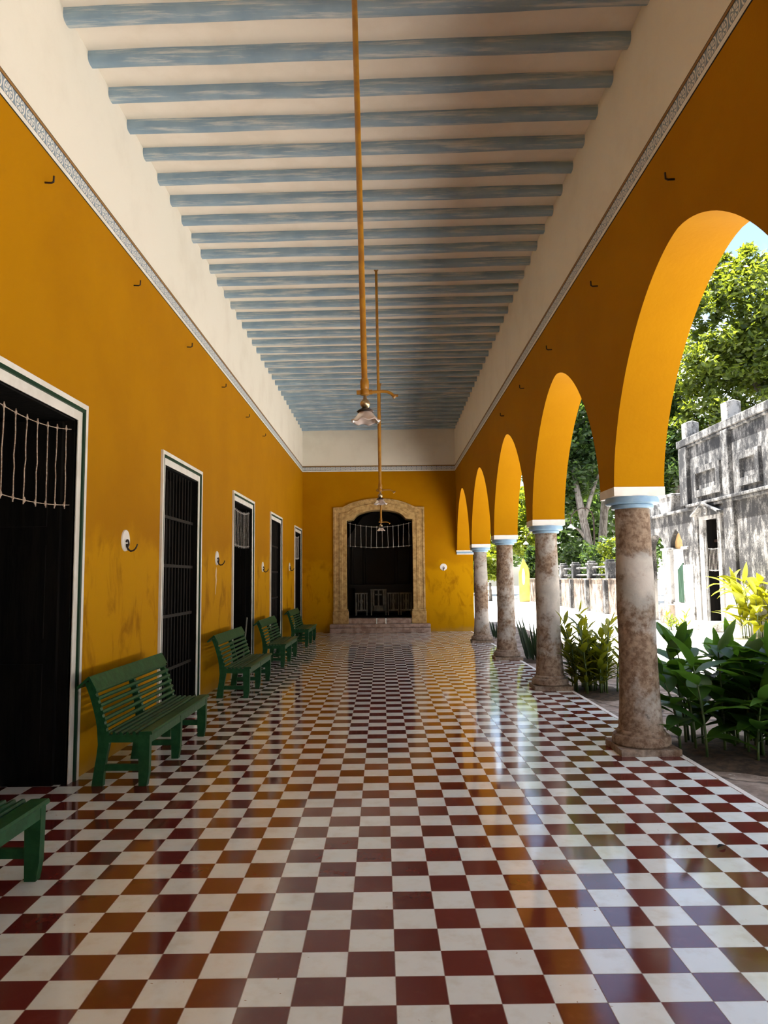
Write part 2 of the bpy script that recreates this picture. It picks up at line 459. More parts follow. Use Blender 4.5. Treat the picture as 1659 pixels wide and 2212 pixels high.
# ------------------------------------------------------------------ mesh builder
class MB:
    def __init__(self):
        self.v, self.f, self.mi = [], [], []
        self.k = 0

    def face(self, *idx):
        self.f.append(tuple(idx))
        self.mi.append(self.k)

    def add(self, pts, faces):
        o = len(self.v)
        self.v.extend([tuple(p) for p in pts])
        for f in faces:
            self.face(*[i + o for i in f])

    def quad(self, a, b, c, d):
        self.add([a, b, c, d], [(0, 1, 2, 3)])

    def box(self, x0, x1, y0, y1, z0, z1):
        p = [(x, y, z) for z in (z0, z1) for y in (y0, y1) for x in (x0, x1)]
        self.add(p, [(0, 2, 3, 1), (4, 5, 7, 6), (0, 1, 5, 4), (2, 6, 7, 3), (0, 4, 6, 2), (1, 3, 7, 5)])

    def prism(self, poly, axis, a0, a1):
        """poly of 2D points in the plane across axis, extruded a0..a1"""
        def P(q, a):
            return {0: (a, q[0], q[1]), 1: (q[0], a, q[1]), 2: (q[0], q[1], a)}[axis]
        n = len(poly)
        pts = [P(q, a0) for q in poly] + [P(q, a1) for q in poly]
        fs = [(i, (i + 1) % n, n + (i + 1) % n, n + i) for i in range(n)]
        fs += [tuple(range(n))[::-1], tuple(range(n, 2 * n))]
        self.add(pts, fs)

    def tube(self, path, rad, n=8, caps=True):
        path = [Vector(p) for p in path]
        k = len(path)
        rads = rad if isinstance(rad, (list, tuple)) else [rad] * k
        prev = None
        pts = []
        for i, p in enumerate(path):
            d = (path[min(i + 1, k - 1)] - path[max(i - 1, 0)]).normalized()
            if prev is None:
                a = Vector((0, 0, 1)) if abs(d.z) < 0.9 else Vector((1, 0, 0))
                s = d.cross(a).normalized()
            else:
                s = (prev - d * prev.dot(d)).normalized()
            prev = s
            t = d.cross(s)
            for j in range(n):
                g = 2 * PI * j / n
                pts.append(p + (s * math.cos(g) + t * math.sin(g)) * rads[i])
        fs = []
        for i in range(k - 1):
            for j in range(n):
                fs.append((i * n + j, i * n + (j + 1) % n, (i + 1) * n + (j + 1) % n, (i + 1) * n + j))
        if caps:
            fs.append(tuple(range(n))[::-1])
            fs.append(tuple(range((k - 1) * n, k * n)))
        self.add(pts, fs)

    def lathe(self, prof, c=(0, 0, 0), n=32, wob=None):
        """prof: (radius, z) pairs from the bottom up"""
        pts, fs = [], []
        k = len(prof)
        for i, (r, z) in enumerate(prof):
            for j in range(n):
                g = 2 * PI * j / n
                dr, dz = wob(i, g) if wob else (0.0, 0.0)
                pts.append((c[0] + (r + dr) * math.cos(g), c[1] + (r + dr) * math.sin(g), c[2] + z + dz))
        for i in range(k - 1):
            for j in range(n):
                fs.append((i * n + j, i * n + (j + 1) % n, (i + 1) * n + (j + 1) % n, (i + 1) * n + j))
        if prof[0][0] > 1e-4 and wob is None:
            fs.append(tuple(range(n))[::-1])
        if prof[-1][0] > 1e-4 and wob is None:
            fs.append(tuple(range((k - 1) * n, k * n)))
        self.add(pts, fs)

    def leaf(self, base, d, up, length, width, droop=0.6, seg=6, fold=0.18, shape=0.85, wave=0.0):
        base, d = Vector(base), Vector(d).normalized()
        side = d.cross(Vector(up))
        if side.length < 1e-3:
            side = Vector((1, 0, 0))
        side.normalize()
        p = base.copy()
        pts = []
        for i in range(seg + 1):
            s = i / seg
            nrm = side.cross(d).normalized()
            wd = width * 0.5 * math.sin(PI * min(1.0, max(0.0, s ** shape)))
            if i == 0:
                wd = width * 0.04
            wv = wave * math.sin(s * 9.0) * width
            pts += [p - side * wd + nrm * (wd * fold + wv), p.copy(), p + side * wd + nrm * (wd * fold - wv)]
            p = p + d * (length / seg)
            d = (d + Vector((0, 0, -1)) * (droop / seg)).normalized()
        fs = []
        for i in range(seg):
            a = i * 3
            fs += [(a, a + 1, a + 4, a + 3), (a + 1, a + 2, a + 5, a + 4)]
        self.add(pts, fs)

    def build(self, name, mats, parent=None, smooth=None, weld=False, bevel=0.0):
        if not isinstance(mats, (list, tuple)):
            mats = [mats]
        off = Vector((0, 0, 0))
        q = parent
        while q is not None:
            off += q.location
            q = q.parent
        me = bpy.data.meshes.new(name)
        me.from_pydata([tuple(Vector(p) - off) for p in self.v] if parent else self.v, [], self.f)
        for m_ in mats:
            me.materials.append(m_)
        if len(mats) > 1:
            me.polygons.foreach_set('material_index', self.mi)
        if weld or bevel:
            bm = bmesh.new()
            bm.from_mesh(me)
            bmesh.ops.remove_doubles(bm, verts=bm.verts, dist=1e-5)
            if bevel:
                bmesh.ops.recalc_face_normals(bm, faces=bm.faces)
                es = [e for e in bm.edges if len(e.link_faces) == 2 and e.calc_face_angle(0) > 0.6]
                bmesh.ops.bevel(bm, geom=es, offset=bevel, segments=1, affect='EDGES', clamp_overlap=True)
            bm.to_mesh(me)
            bm.free()
        if smooth:
            me.polygons.foreach_set('use_smooth', [True] * len(me.polygons))
            if smooth < 3.0:
                me.set_sharp_from_angle(angle=smooth)
        me.update()
        o = bpy.data.objects.new(name, me)
        COL.objects.link(o)
        if parent is not None:
            o.parent = parent
        return o


def empty(name, loc):
    o = bpy.data.objects.new(name, None)
    o.empty_display_size = 0.1
    o.location = loc
    COL.objects.link(o)
    return o


def tag(o, label, cat, group=None, kind=None):
    o['label'] = label
    o['category'] = cat
    if group:
        o['group'] = group
    if kind:
        o['kind'] = kind
    return o


def struct(o):
    o['kind'] = 'structure'
    return o


def copy_tree(o, parent=None):
    c = o.copy()
    COL.objects.link(c)
    if parent is not None:
        c.parent = parent
    for ch in list(o.children):
        copy_tree(ch, c)
    return c


def arched_wall(mb, P, u0, u1, zb, zt, openings, d0, d1, seg_top=None):
    """wall between depth planes d0 (front) and d1 (back); openings are polylines (u, z) left to right, open at
    the bottom; P(u, d, z) gives the 3D point"""
    def vquad(ua, ub, za0, zb0, za1, zb1, d, flip):
        q = [P(ua, d, za0), P(ub, d, zb0), P(ub, d, zb1), P(ua, d, za1)]
        mb.quad(*(q[::-1] if flip else q))
    u = u0
    for op in openings + [None]:
        ue = op[0][0] if op else u1
        if ue - u > 1e-6:
            for d, fl in ((d0, False), (d1, True)):
                vquad(u, ue, zb, zb, zt, zt, d, fl)
            mb.quad(P(u, d0, zb), P(u, d1, zb), P(ue, d1, zb), P(ue, d0, zb))
        if op:
            mb.quad(P(op[0][0], d0, zb), P(op[0][0], d1, zb), P(op[0][0], d1, op[0][1]), P(op[0][0], d0, op[0][1]))
            for a, b in zip(op[:-1], op[1:]):
                if b[0] - a[0] > 1e-6:
                    for d, fl in ((d0, False), (d1, True)):
                        vquad(a[0], b[0], a[1], b[1], zt, zt, d, fl)
                mb.quad(P(a[0], d0, a[1]), P(a[0], d1, a[1]), P(b[0], d1, b[1]), P(b[0], d0, b[1]))
            mb.quad(P(op[-1][0], d0, zb), P(op[-1][0], d0, op[-1][1]), P(op[-1][0], d1, op[-1][1]), P(op[-1][0], d1, zb))
            u = op[-1][0]
    for uu in (u0, u1):
        mb.quad(P(uu, d0, zb), P(uu, d1, zb), P(uu, d1, zt), P(uu, d0, zt))
    mb.quad(P(u0, d0, zt), P(u1, d0, zt), P(u1, d1, zt), P(u0, d1, zt))


# ================================================================== SETTING
# floor: one tiled slab, its right edge follows the tile grid
def edge_x(y):
    return 2.625 - math.sin(TH) * y


mb = MB()
pts = [(XL - 0.5, YS), (edge_x(YS), YS), (edge_x(YB + 0.6), YB + 0.6), (XL - 0.5, YB + 0.6)]
mb.prism(pts, 2, -0.12, 0.0)
struct(mb.build('floor', M['tile']))
mb = MB()
mb.prism([(edge_x(YS), YS), (edge_x(YS) + 0.045, YS), (edge_x(YB) + 0.045, YB), (edge_x(YB), YB)], 2, -0.12, 0.001)
struct(mb.build('trim_1', M['white']))

# courtyard ground
mb = MB()
n_ = 40
xs = [2.55, 3.2, 4, 5, 6.5, 8, 10, 13, 17, 24, 40, 70, 110]
ys = [-30, -12, -6, -3, 0, 3, 6, 9, 12, 15, 18, 22, 27, 33, 40, 50, 65, 90, 130]
for i, x in enumerate(xs):
    for y in ys:
        mb.v.append((x, y, GZ))
for i in range(len(xs) - 1):
    for j in range(len(ys) - 1):
        a = i * len(ys) + j
        mb.face(a, a + len(ys), a + len(ys) + 1, a + 1)
struct(mb.build('ground', M['ground']))

# rough brown flagstone strip along the arcade, its tone also darkened for shade
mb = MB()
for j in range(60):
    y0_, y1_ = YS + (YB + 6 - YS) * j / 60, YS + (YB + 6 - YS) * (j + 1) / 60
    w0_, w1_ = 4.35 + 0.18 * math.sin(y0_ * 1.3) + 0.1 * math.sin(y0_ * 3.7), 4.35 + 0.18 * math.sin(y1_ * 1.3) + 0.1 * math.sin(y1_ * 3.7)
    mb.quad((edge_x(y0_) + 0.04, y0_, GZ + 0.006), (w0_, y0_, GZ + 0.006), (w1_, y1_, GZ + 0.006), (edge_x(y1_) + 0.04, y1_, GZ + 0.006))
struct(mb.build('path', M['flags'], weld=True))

# left wall with five openings
DOORS = [(1.40, 3.19), (5.276, 7.057), (9.112, 11.03), (13.003, 14.76), (17.19, 18.86)]
ZD = 3.09           # outer top of the frames
FW = 0.15           # frame width
ops = [[(a + FW, ZD - FW), (b - FW, ZD - FW)] for a, b in DOORS]
mb = MB()
arched_wall(mb, lambda u, d, z: (d, u, z), YS, YB + 0.5, -0.1, 6.3, ops, XL, XL - 0.55)
struct(mb.build('wall_left', M['wall'], weld=True))

# arcade wall on the right
ops = []
HS = (PT - PW) / 2
for k in range(-3, 4):
    c = PY0 + PT * (k + 0.5)
    cv = []
    for i in range(61):
        t = -1.0 + 2.0 * i / 60
        t = math.sin(t * PI / 2)
        z = ZS + 1.665 * max(0.0, 1 - abs(t) ** 1.68) ** (1 / 1.68)
        cv.append((c + t * HS, z))
    ops.append(cv)
mb = MB()
arched_wall(mb, lambda u, d, z: (d, u, z), PY0 - 3 * PT - 0.22, YB, ZS, 6.3, ops, XR, XO)
struct(mb.build('wall_right', M['wall'], smooth=0.5, weld=True))

# end wall with the chapel doorway
INNER = [(-1.212, 0.40), (-1.212, 3.35), (-1.03, 3.385), (-0.86, 3.55), (-0.53, 3.65), (-0.23, 3.671), (0.12, 3.65), (0.40, 3.56), (0.575, 3.40), (0.775, 3.375), (0.775, 0.40)]
OUTER = [(-1.618, 0.40), (-1.618, 3.756), (-1.33, 3.77), (-1.05, 3.90), (-0.63, 4.0), (-0.23, 4.026), (0.22, 3.99), (0.60, 3.885), (0.86, 3.762), (1.147, 3.756), (1.147, 0.40)]


def catmull(P, i, t):
    p0, p1, p2, p3 = [np.array(P[max(0, min(len(P) - 1, i + k))]) for k in (-1, 0, 1, 2)]
    return tuple(0.5 * ((2 * p1) + (-p0 + p2) * t + (2 * p0 - 5 * p1 + 4 * p2 - p3) * t * t + (-p0 + 3 * p1 - 3 * p2 + p3) * t ** 3))


def refine(P):
    out = [P[0], P[1]]
    A = P[2:9]
    for i in range(len(A) - 1):
        for s in range(5):
            out.append(catmull(A, i, s / 5))
    out += [P[8], P[9], P[10]]
    return out


INN, OUT = refine(INNER), refine(OUTER)
mb = MB()
hole = [(q[0], q[1]) for q in INN[1:-1]]
arched_wall(mb, lambda u, d, z: (u, d, z), XL - 0.5, 2.606, -0.1, 6.3, [hole], YB, YB + 0.5)
struct(mb.build('wall_back', M['wall'], weld=True))

# wall behind the viewer, ceiling slab, roof parapet
mb = MB()
mb.box(XL - 0.5, XO, YS - 0.3, YS, -0.1, 6.3)
struct(mb.build('wall_front', M['wall']))
mb = MB()
mb.box(XL - 0.5, XO, YS - 0.3, YB + 0.5, ZCEIL, 6.6)
struct(mb.build('ceiling', M['ceiling']))
mb = MB()
mb.box(XL - 5.4, XO + 0.06, YS - 0.3, YB + 6.0, 6.6, 6.95)
struct(mb.build('roof', M['wall']))

# rooms behind the left wall and the chapel behind the end wall
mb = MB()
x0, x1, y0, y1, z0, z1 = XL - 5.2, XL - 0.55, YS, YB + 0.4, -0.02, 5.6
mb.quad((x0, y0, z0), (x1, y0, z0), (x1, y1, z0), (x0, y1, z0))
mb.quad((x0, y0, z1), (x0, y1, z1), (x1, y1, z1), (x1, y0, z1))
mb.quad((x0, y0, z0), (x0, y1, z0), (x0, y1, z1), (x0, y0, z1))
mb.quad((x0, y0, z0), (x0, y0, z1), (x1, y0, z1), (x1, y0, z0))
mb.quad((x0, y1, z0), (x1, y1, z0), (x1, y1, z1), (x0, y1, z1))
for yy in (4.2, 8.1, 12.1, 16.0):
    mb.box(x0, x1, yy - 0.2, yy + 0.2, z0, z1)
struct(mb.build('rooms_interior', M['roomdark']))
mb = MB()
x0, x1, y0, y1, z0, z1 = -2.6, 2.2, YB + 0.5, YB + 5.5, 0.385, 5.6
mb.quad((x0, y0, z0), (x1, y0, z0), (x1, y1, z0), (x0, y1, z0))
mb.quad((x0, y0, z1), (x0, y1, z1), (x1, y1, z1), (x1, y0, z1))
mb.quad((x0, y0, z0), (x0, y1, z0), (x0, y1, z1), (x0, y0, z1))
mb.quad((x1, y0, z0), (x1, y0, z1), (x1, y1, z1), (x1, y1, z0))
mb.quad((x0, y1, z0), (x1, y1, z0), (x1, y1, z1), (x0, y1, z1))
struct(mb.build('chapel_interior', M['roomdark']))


# painted borders
def border(name, pts_of, mats):
    """pts_of(a, b, z0, z1) adds a strip standing a..b proud of the wall between the heights"""
    mb = MB()
    for mi, z0_, z1_, pr in ((1, 4.862, 4.902, 0.006), (2, 4.858, 4.863, 0.0065), (2, 4.902, 4.907, 0.005), (0, 4.907, 5.008, 0.004),
                             (2, 5.008, 5.014, 0.005), (3, 5.014, 5.038, 0.006), (2, 5.038, 5.043, 0.0065)):
        mb.k = mi
        pts_of(mb, pr, z0_, z1_)
    return struct(mb.build(name, mats))


border('trim_2', lambda m_, p, a, b: m_.box(XL, XL + p, YS, YB, a, b), [M['band_y'], M['white'], M['black'], M['brown']])
border('trim_3', lambda m_, p, a, b: m_.box(XR - p, XR, YS, YB, a, b), [M['band_y'], M['white'], M['black'], M['brown']])
border('trim_4', lambda m_, p, a, b: m_.box(XL, XR, YB - p, YB, a, b), [M['band_x'], M['white'], M['black'], M['brown']])
# impost where the last arch meets the end wall
mb = MB()
mb.k = 0
mb.box(XR - 0.01, 2.63, YB - 0.07, YB + 0.02, 2.385, ZS)
mb.k = 1
mb.box(XR, 2.62, YB - 0.055, YB + 0.02, 2.325, 2.385)
mb.k = 0
mb.box(XR, 2.62, YB - 0.06, YB + 0.02, 2.295, 2.325)
struct(mb.build('trim_5', [M['white'], M['blue']]))

# doorways and barred doors of the left wall
for i, (a, b) in enumerate(DOORS):
    mb = MB()
    # stepped frame: outer white, green line, inner white
    for k_, w0, w1, pr in ((0, 0.0, 0.042, 0.028), (1, 0.042, 0.072, 0.026), (0, 0.072, FW, 0.008)):
        mb.k = k_
        o0, o1 = a + w0, b - w0
        i0, i1 = a + w1, b - w1
        zt0, zt1 = ZD - w0, ZD - w1
        mb.box(XL - 0.02, XL + pr, o0, i0, 0.0, zt0)
        mb.box(XL - 0.02, XL + pr, i1, o1, 0.0, zt0)
        mb.box(XL - 0.02, XL + pr, i0, i1, zt1, zt0)
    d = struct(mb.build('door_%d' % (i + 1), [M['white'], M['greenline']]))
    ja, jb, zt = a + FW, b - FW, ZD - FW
    ln = MB()  # dark lining added so the reveals sink into the doorway darkness
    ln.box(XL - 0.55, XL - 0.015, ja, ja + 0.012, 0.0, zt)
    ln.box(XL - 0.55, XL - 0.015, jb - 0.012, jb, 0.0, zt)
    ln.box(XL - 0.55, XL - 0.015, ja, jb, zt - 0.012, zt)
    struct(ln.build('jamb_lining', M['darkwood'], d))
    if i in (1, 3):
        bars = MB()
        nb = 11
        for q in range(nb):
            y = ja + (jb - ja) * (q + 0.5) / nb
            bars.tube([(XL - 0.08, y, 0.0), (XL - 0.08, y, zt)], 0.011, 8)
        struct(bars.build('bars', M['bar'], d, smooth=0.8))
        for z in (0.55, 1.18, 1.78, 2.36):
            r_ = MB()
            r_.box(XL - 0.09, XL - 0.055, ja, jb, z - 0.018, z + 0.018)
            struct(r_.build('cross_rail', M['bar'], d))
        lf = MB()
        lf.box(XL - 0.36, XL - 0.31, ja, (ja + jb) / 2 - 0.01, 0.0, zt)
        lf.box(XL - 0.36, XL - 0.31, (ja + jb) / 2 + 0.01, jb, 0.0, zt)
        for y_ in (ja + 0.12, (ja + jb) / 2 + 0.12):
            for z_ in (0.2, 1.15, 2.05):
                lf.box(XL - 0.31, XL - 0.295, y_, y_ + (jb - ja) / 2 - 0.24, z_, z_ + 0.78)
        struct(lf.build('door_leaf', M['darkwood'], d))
    else:
        for s, y in ((1, jb - 0.055), (-1, ja + 0.005)):
            lf = MB()
            lf.box(XL - 0.75, XL - 0.10, y, y + 0.05, 0.0, zt - 0.02)
            for z_ in (0.2, 1.15, 2.05):
                yy = y - 0.014 if s > 0 else y + 0.05
                lf.box(XL - 0.66, XL - 0.20, yy, yy + 0.014, z_, z_ + 0.75)
            struct(lf.build('door_leaf', M['darkwood'], d))

# chapel doorway: carved limestone surround
mb = MB()
LV = [(0.0, 0.0), (0.0, 0.05), (0.14, 0.055), (0.17, 0.035), (0.42, 0.035), (0.45, 0.055), (0.66, 0.055), (0.69, 0.04), (0.97, 0.045), (1.0, 0.0), (1.0, -0.5)]
rows = []
for (t, pr) in LV:
    rows.append([(o[0] + (q[0] - o[0]) * t, YB - pr, o[1] + (q[1] - o[1]) * t) for o, q in zip(OUT, INN)])
nn = len(OUT)
for r_ in rows:
    mb.v.extend(r_)
for i in range(len(rows) - 1):
    for j in range(nn - 1):
        a_ = i * nn + j
        mb.face(a_, a_ + 1, a_ + nn + 1, a_ + nn)
d6 = struct(mb.build('door_6', M['stone'], smooth=0.6))
mb = MB()
for xa, xb in ((-1.64, -1.165), (0.73, 1.17)):
    mb.box(xa, xb, YB - 0.085, YB + 0.1, 0.25, 0.62)
    mb.box(xa + 0.015, xb - 0.015, YB - 0.07, YB + 0.1, 0.62, 0.68)
struct(mb.build('jamb_base', M['stone'], d6, bevel=0.012))
for xa, xb in ((-1.165, -0.335), (-0.32, -0.055), (-0.04, 0.73)):
    mb = MB()
    mb.box(xa, xb, YB - 0.04, YB + 0.5, 0.25, 0.40)
    struct(mb.build('sill_stone', M['stonestep'], d6, bevel=0.012))
mb = MB()
mb.box(-1.71, 1.27, 18.77, YB, 0.0, 0.14)
mb.box(-1.69, 1.25, 18.80, YB, 0.14, 0.155)
mb.box(-1.71, 1.27, 18.78, YB, 0.155, 0.25)
struct(mb.build('step', M['stonestep'], d6, bevel=0.015))

# ================================================================== CEILING BEAMS
NB = 35
ORD = ['first', 'second', 'third', 'fourth', 'fifth', 'sixth', 'seventh', 'eighth', 'ninth', 'tenth', 'eleventh', 'twelfth', 'thirteenth',
       'fourteenth', 'fifteenth', 'sixteenth', 'seventeenth', 'eighteenth', 'nineteenth', 'twentieth', 'twenty-first', 'twenty-second',
       'twenty-third', 'twenty-fourth', 'twenty-fifth', 'twenty-sixth', 'twenty-seventh', 'twenty-eighth', 'twenty-ninth', 'thirtieth',
       'thirty-first', 'thirty-second', 'thirty-third', 'thirty-fourth', 'thirty-fifth']
SK = -0.032


def beam_mesh(seed):
    rr = random.Random(seed)
    mb = MB()
    prof = [(0.0, 0.10), (-0.004, 0.05), (0.004, 0.020), (0.025, 0.004), (0.06, 0.0), (0.10, 0.004), (0.128, 0.022), (0.142, 0.055), (0.14, 0.10)]
    n = 24
    rows = []
    ph = rr.random() * 9
    for i in range(n + 1):
        x = (XL - 0.05) + (XR + 0.1 - XL) * i / n
        wob = 0.006 * math.sin(x * 1.7 + ph) + 0.003 * math.sin(x * 5.1 + ph * 2)
        wz = 0.004 * math.sin(x * 2.3 + ph * 1.3)
        rows.append([(x, q[0] + wob + SK * (x - XL), (q[1] - 0.10) + wz * (q[1] < 0.08)) for q in prof])
    k = len(prof)
    for r_ in rows:
        mb.v.extend(r_)
    for i in range(n):
        for j in range(k - 1):
            a_ = i * k + j
            mb.face(a_, a_ + 1, a_ + k + 1, a_ + k)
        mb.face(i * k, (i + 1) * k, (i + 1) * k + k - 1, i * k + k - 1)
    mb.face(*range(k))
    mb.face(*[n * k + j for j in range(k)][::-1])
    return mb


protos = [beam_mesh(s) for s in range(5)]
meshes = []
for i in range(NB):
    if i < 5:
        o = protos[i].build('ceiling_beam', M['beam'], smooth=0.9)
        meshes.append(o.data)
    else:
        o = bpy.data.objects.new('ceiling_beam', meshes[(i * 3) % 5])
        COL.objects.link(o)
    o.location = (0, 2.549 + 0.4825 * i, ZCEIL + 0.003)
    if i == 0:
        lb = 'blue painted ceiling beam at the top edge, first from the camera end'
    elif i == NB - 1:
        lb = 'last blue painted ceiling beam, touching the end wall'
    else:
        lb = '%s blue painted ceiling beam counting from the camera end' % ORD[i]
    tag(o, lb, 'ceiling beam', 'blue ceiling beams', 'thing')

# ================================================================== COLUMNS
CX = (XR + XO) / 2


def make_column(loc):
    root = empty('stone_column', loc)
    x, y, z = loc
    mb = MB()
    h = 0.265
    rr = random.Random(3)
    poly = []
    for q in range(4):
        a_, b_ = [(-1, -1), (1, -1), (1, 1), (-1, 1)][q], [(1, -1), (1, 1), (-1, 1), (-1, -1)][q]
        for s in range(6):
            t = s / 6
            poly.append((x + h * (a_[0] + (b_[0] - a_[0]) * t) + rr.uniform(-.008, .008), y + h * (a_[1] + (b_[1] - a_[1]) * t) + rr.uniform(-.008, .008)))
    pl_ = MB()
    pl_.prism(poly, 2, 0.0, 0.058)
    mb.lathe([(0.20, 0.05), (0.245, 0.055), (0.262, 0.075), (0.262, 0.125), (0.25, 0.148), (0.222, 0.158), (0.222, 0.172), (0.212, 0.19), (0.19, 0.20), (0.15, 0.205)], (x, y, 0), 40)
    bs = mb.build('base', M['column'], root, smooth=0.7)
    pl_.build('plinth', M['column'], bs)
    mb = MB()
    prof = []
    for i in range(25):
        t = i / 24
        r_ = 0.183 - 0.022 * t + 0.004 * math.sin(t * 11 + 1) + (0.014 * max(0, 1 - t * 9))
        prof.append((r_, 0.195 + t * (2.24 - 0.195)))
    mb.lathe(prof, (x, y, 0), 40)
    mb.build('shaft', M['column'], root, smooth=0.9)
    mb = MB()
    mb.lathe([(0.168, 2.236), (0.190, 2.240), (0.194, 2.250), (0.194, 2.268), (0.186, 2.275), (0.235, 2.280), (0.246, 2.290), (0.246, 2.325), (0.238, 2.344)], (x, y, 0), 48)
    mb.build('capital', M['blue'], root, smooth=0.7)
    mb = MB()
    mb.box(XR - 0.004, XO + 0.004, y - PW / 2 - 0.004, y + PW / 2 + 0.004, 2.343, ZS + 0.002)
    mb.build('abacus', M['white'], root)
    return root


CLAB = ['thick weathered stone column with blue capital, nearest, beside the big leafy canna bed',
        'weathered stone column beside the yellow-green bush, second from the camera',
        'weathered stone column beside the dark sword-leaved plants, third from the camera',
        'slim looking weathered stone column closest to the end wall']
c0 = make_column((CX, PY0, 0.0))
for k in range(4):
    o = c0 if k == 0 else copy_tree(c0)
    o.location = (CX, PY0 + PT * k, 0.0)
    tag(o, CLAB[k], 'column', 'stone columns of the arcade', 'thing')


# ================================================================== BENCHES
def make_bench(loc):
    root = empty('slatted_bench', loc)
    ox, oy, oz = loc
    L = 1.84
    POS = (0.025, 0.90, 1.815)

    def sh(poly):
        return [(ox + p_[0], p_[1]) for p_ in poly]
    seat = MB()
    for i in range(5):
        x = 0.335 + i * 0.053
        z = 0.398 - 0.010 * math.sin(PI * (i + 0.5) / 5.5)
        seat.prism(sh([(x - .011, z), (x + .011, z), (x + .014, z + .014), (x + .008, z + .026), (x - .008, z + .026), (x - .014, z + .014)]), 1, oy, oy + L)
    seat.prism(sh([(0.588, 0.395), (0.690, 0.395), (0.692, 0.408), (0.684, 0.420), (0.588, 0.416)]), 1, oy - 0.005, oy + L + 0.005)
    seat.build('seat', M['green'], root)
    cl = [(0.30, 0.36, .085), (0.287, 0.44, .07), (0.268, 0.52, .060), (0.242, 0.61, .056), (0.212, 0.70, .052), (0.165, 0.805, .045)]
    back = MB()
    for i in range(6):
        t = i / 5.0
        z = 0.458 + t * 0.27
        for q in range(len(cl) - 1):
            if cl[q][1] <= z <= cl[q + 1][1]:
                s = (z - cl[q][1]) / (cl[q + 1][1] - cl[q][1])
                xc = cl[q][0] + s * (cl[q + 1][0] - cl[q][0])
                wd = cl[q][2] + s * (cl[q + 1][2] - cl[q][2])
        x = xc + wd * 0.5 + 0.004
        back.prism(sh([(x - .008, z - .017), (x + .006, z - .015), (x + .014, z), (x + .006, z + .015), (x - .008, z + .017)]), 1, oy, oy + L)
    back.build('backrest', M['green'], root)
    cap = MB()
    cap.prism(sh([(0.245, 0.748), (0.188, 0.848), (0.178, 0.850), (0.088, 0.770), (0.094, 0.752), (0.176, 0.824), (0.230, 0.742)]), 1, oy - 0.015, oy + L + 0.015)
    cap.build('top_rail', M['green'], root)
    for p_ in POS:
        y0_, y1_ = oy + p_ - 0.024, oy + p_ + 0.024
        fr = MB()
        full = [(0.262, 0.0, .088), (0.272, 0.10, .080), (0.290, 0.22, .078), (0.305, 0.32, .088)] + cl
        left, right = [], []
        for (cx_, cz_, wd) in full:
            left.append((cx_ - wd / 2, cz_))
            right.append((cx_ + wd / 2, cz_))
        fr.prism(sh(left + right[::-1]), 1, y0_, y1_)
        fr.build('rear_leg', M['green'], root)
        fl = MB()
        fl.prism(sh([(0.590, 0.0), (0.652, 0.0), (0.668, 0.10), (0.672, 0.395), (0.575, 0.395), (0.582, 0.30)]), 1, y0_ - .004, y1_ + .004)
        fl.build('front_leg', M['green'], root)
        br = MB()
        br.prism(sh([(0.33, 0.335), (0.585, 0.335), (0.585, 0.394), (0.33, 0.394)]), 1, y0_, y1_)
        br.build('seat_bearer', M['green'], root)
        st = MB()
        st.prism(sh([(0.29, 0.115), (0.60, 0.115), (0.60, 0.165), (0.29, 0.165)]), 1, y0_ + .008, y1_ - .008)
        st.build('stretcher', M['green'], root)
    ap = MB()
    for p0, p1 in ((POS[0], POS[1]), (POS[1], POS[2])):
        ap.box(ox + 0.645, ox + 0.668, oy + p0 + 0.026, oy + p1 - 0.026, 0.325, 0.394)
    ap.build('apron', M['green'], root)
    return root


BLAB = ['green slatted bench cut off by the picture edge, only its seat end showing',
        'green slatted bench between the nearest open doorway and first barred door',
        'green slatted bench in front of the second roped doorway',
        'green slatted bench standing in front of the second barred door',
        'farthest green slatted bench, nearest the end wall corner']
b0 = make_bench((XL + 0.0, -0.625, 0.0))
for i, y in enumerate((-0.625, 2.975, 7.17, 10.63, 14.63)):
    o = b0 if i == 0 else copy_tree(b0)
    o.location = (XL, y, 0.0)
    tag(o, BLAB[i], 'bench', 'green benches along the ochre wall')


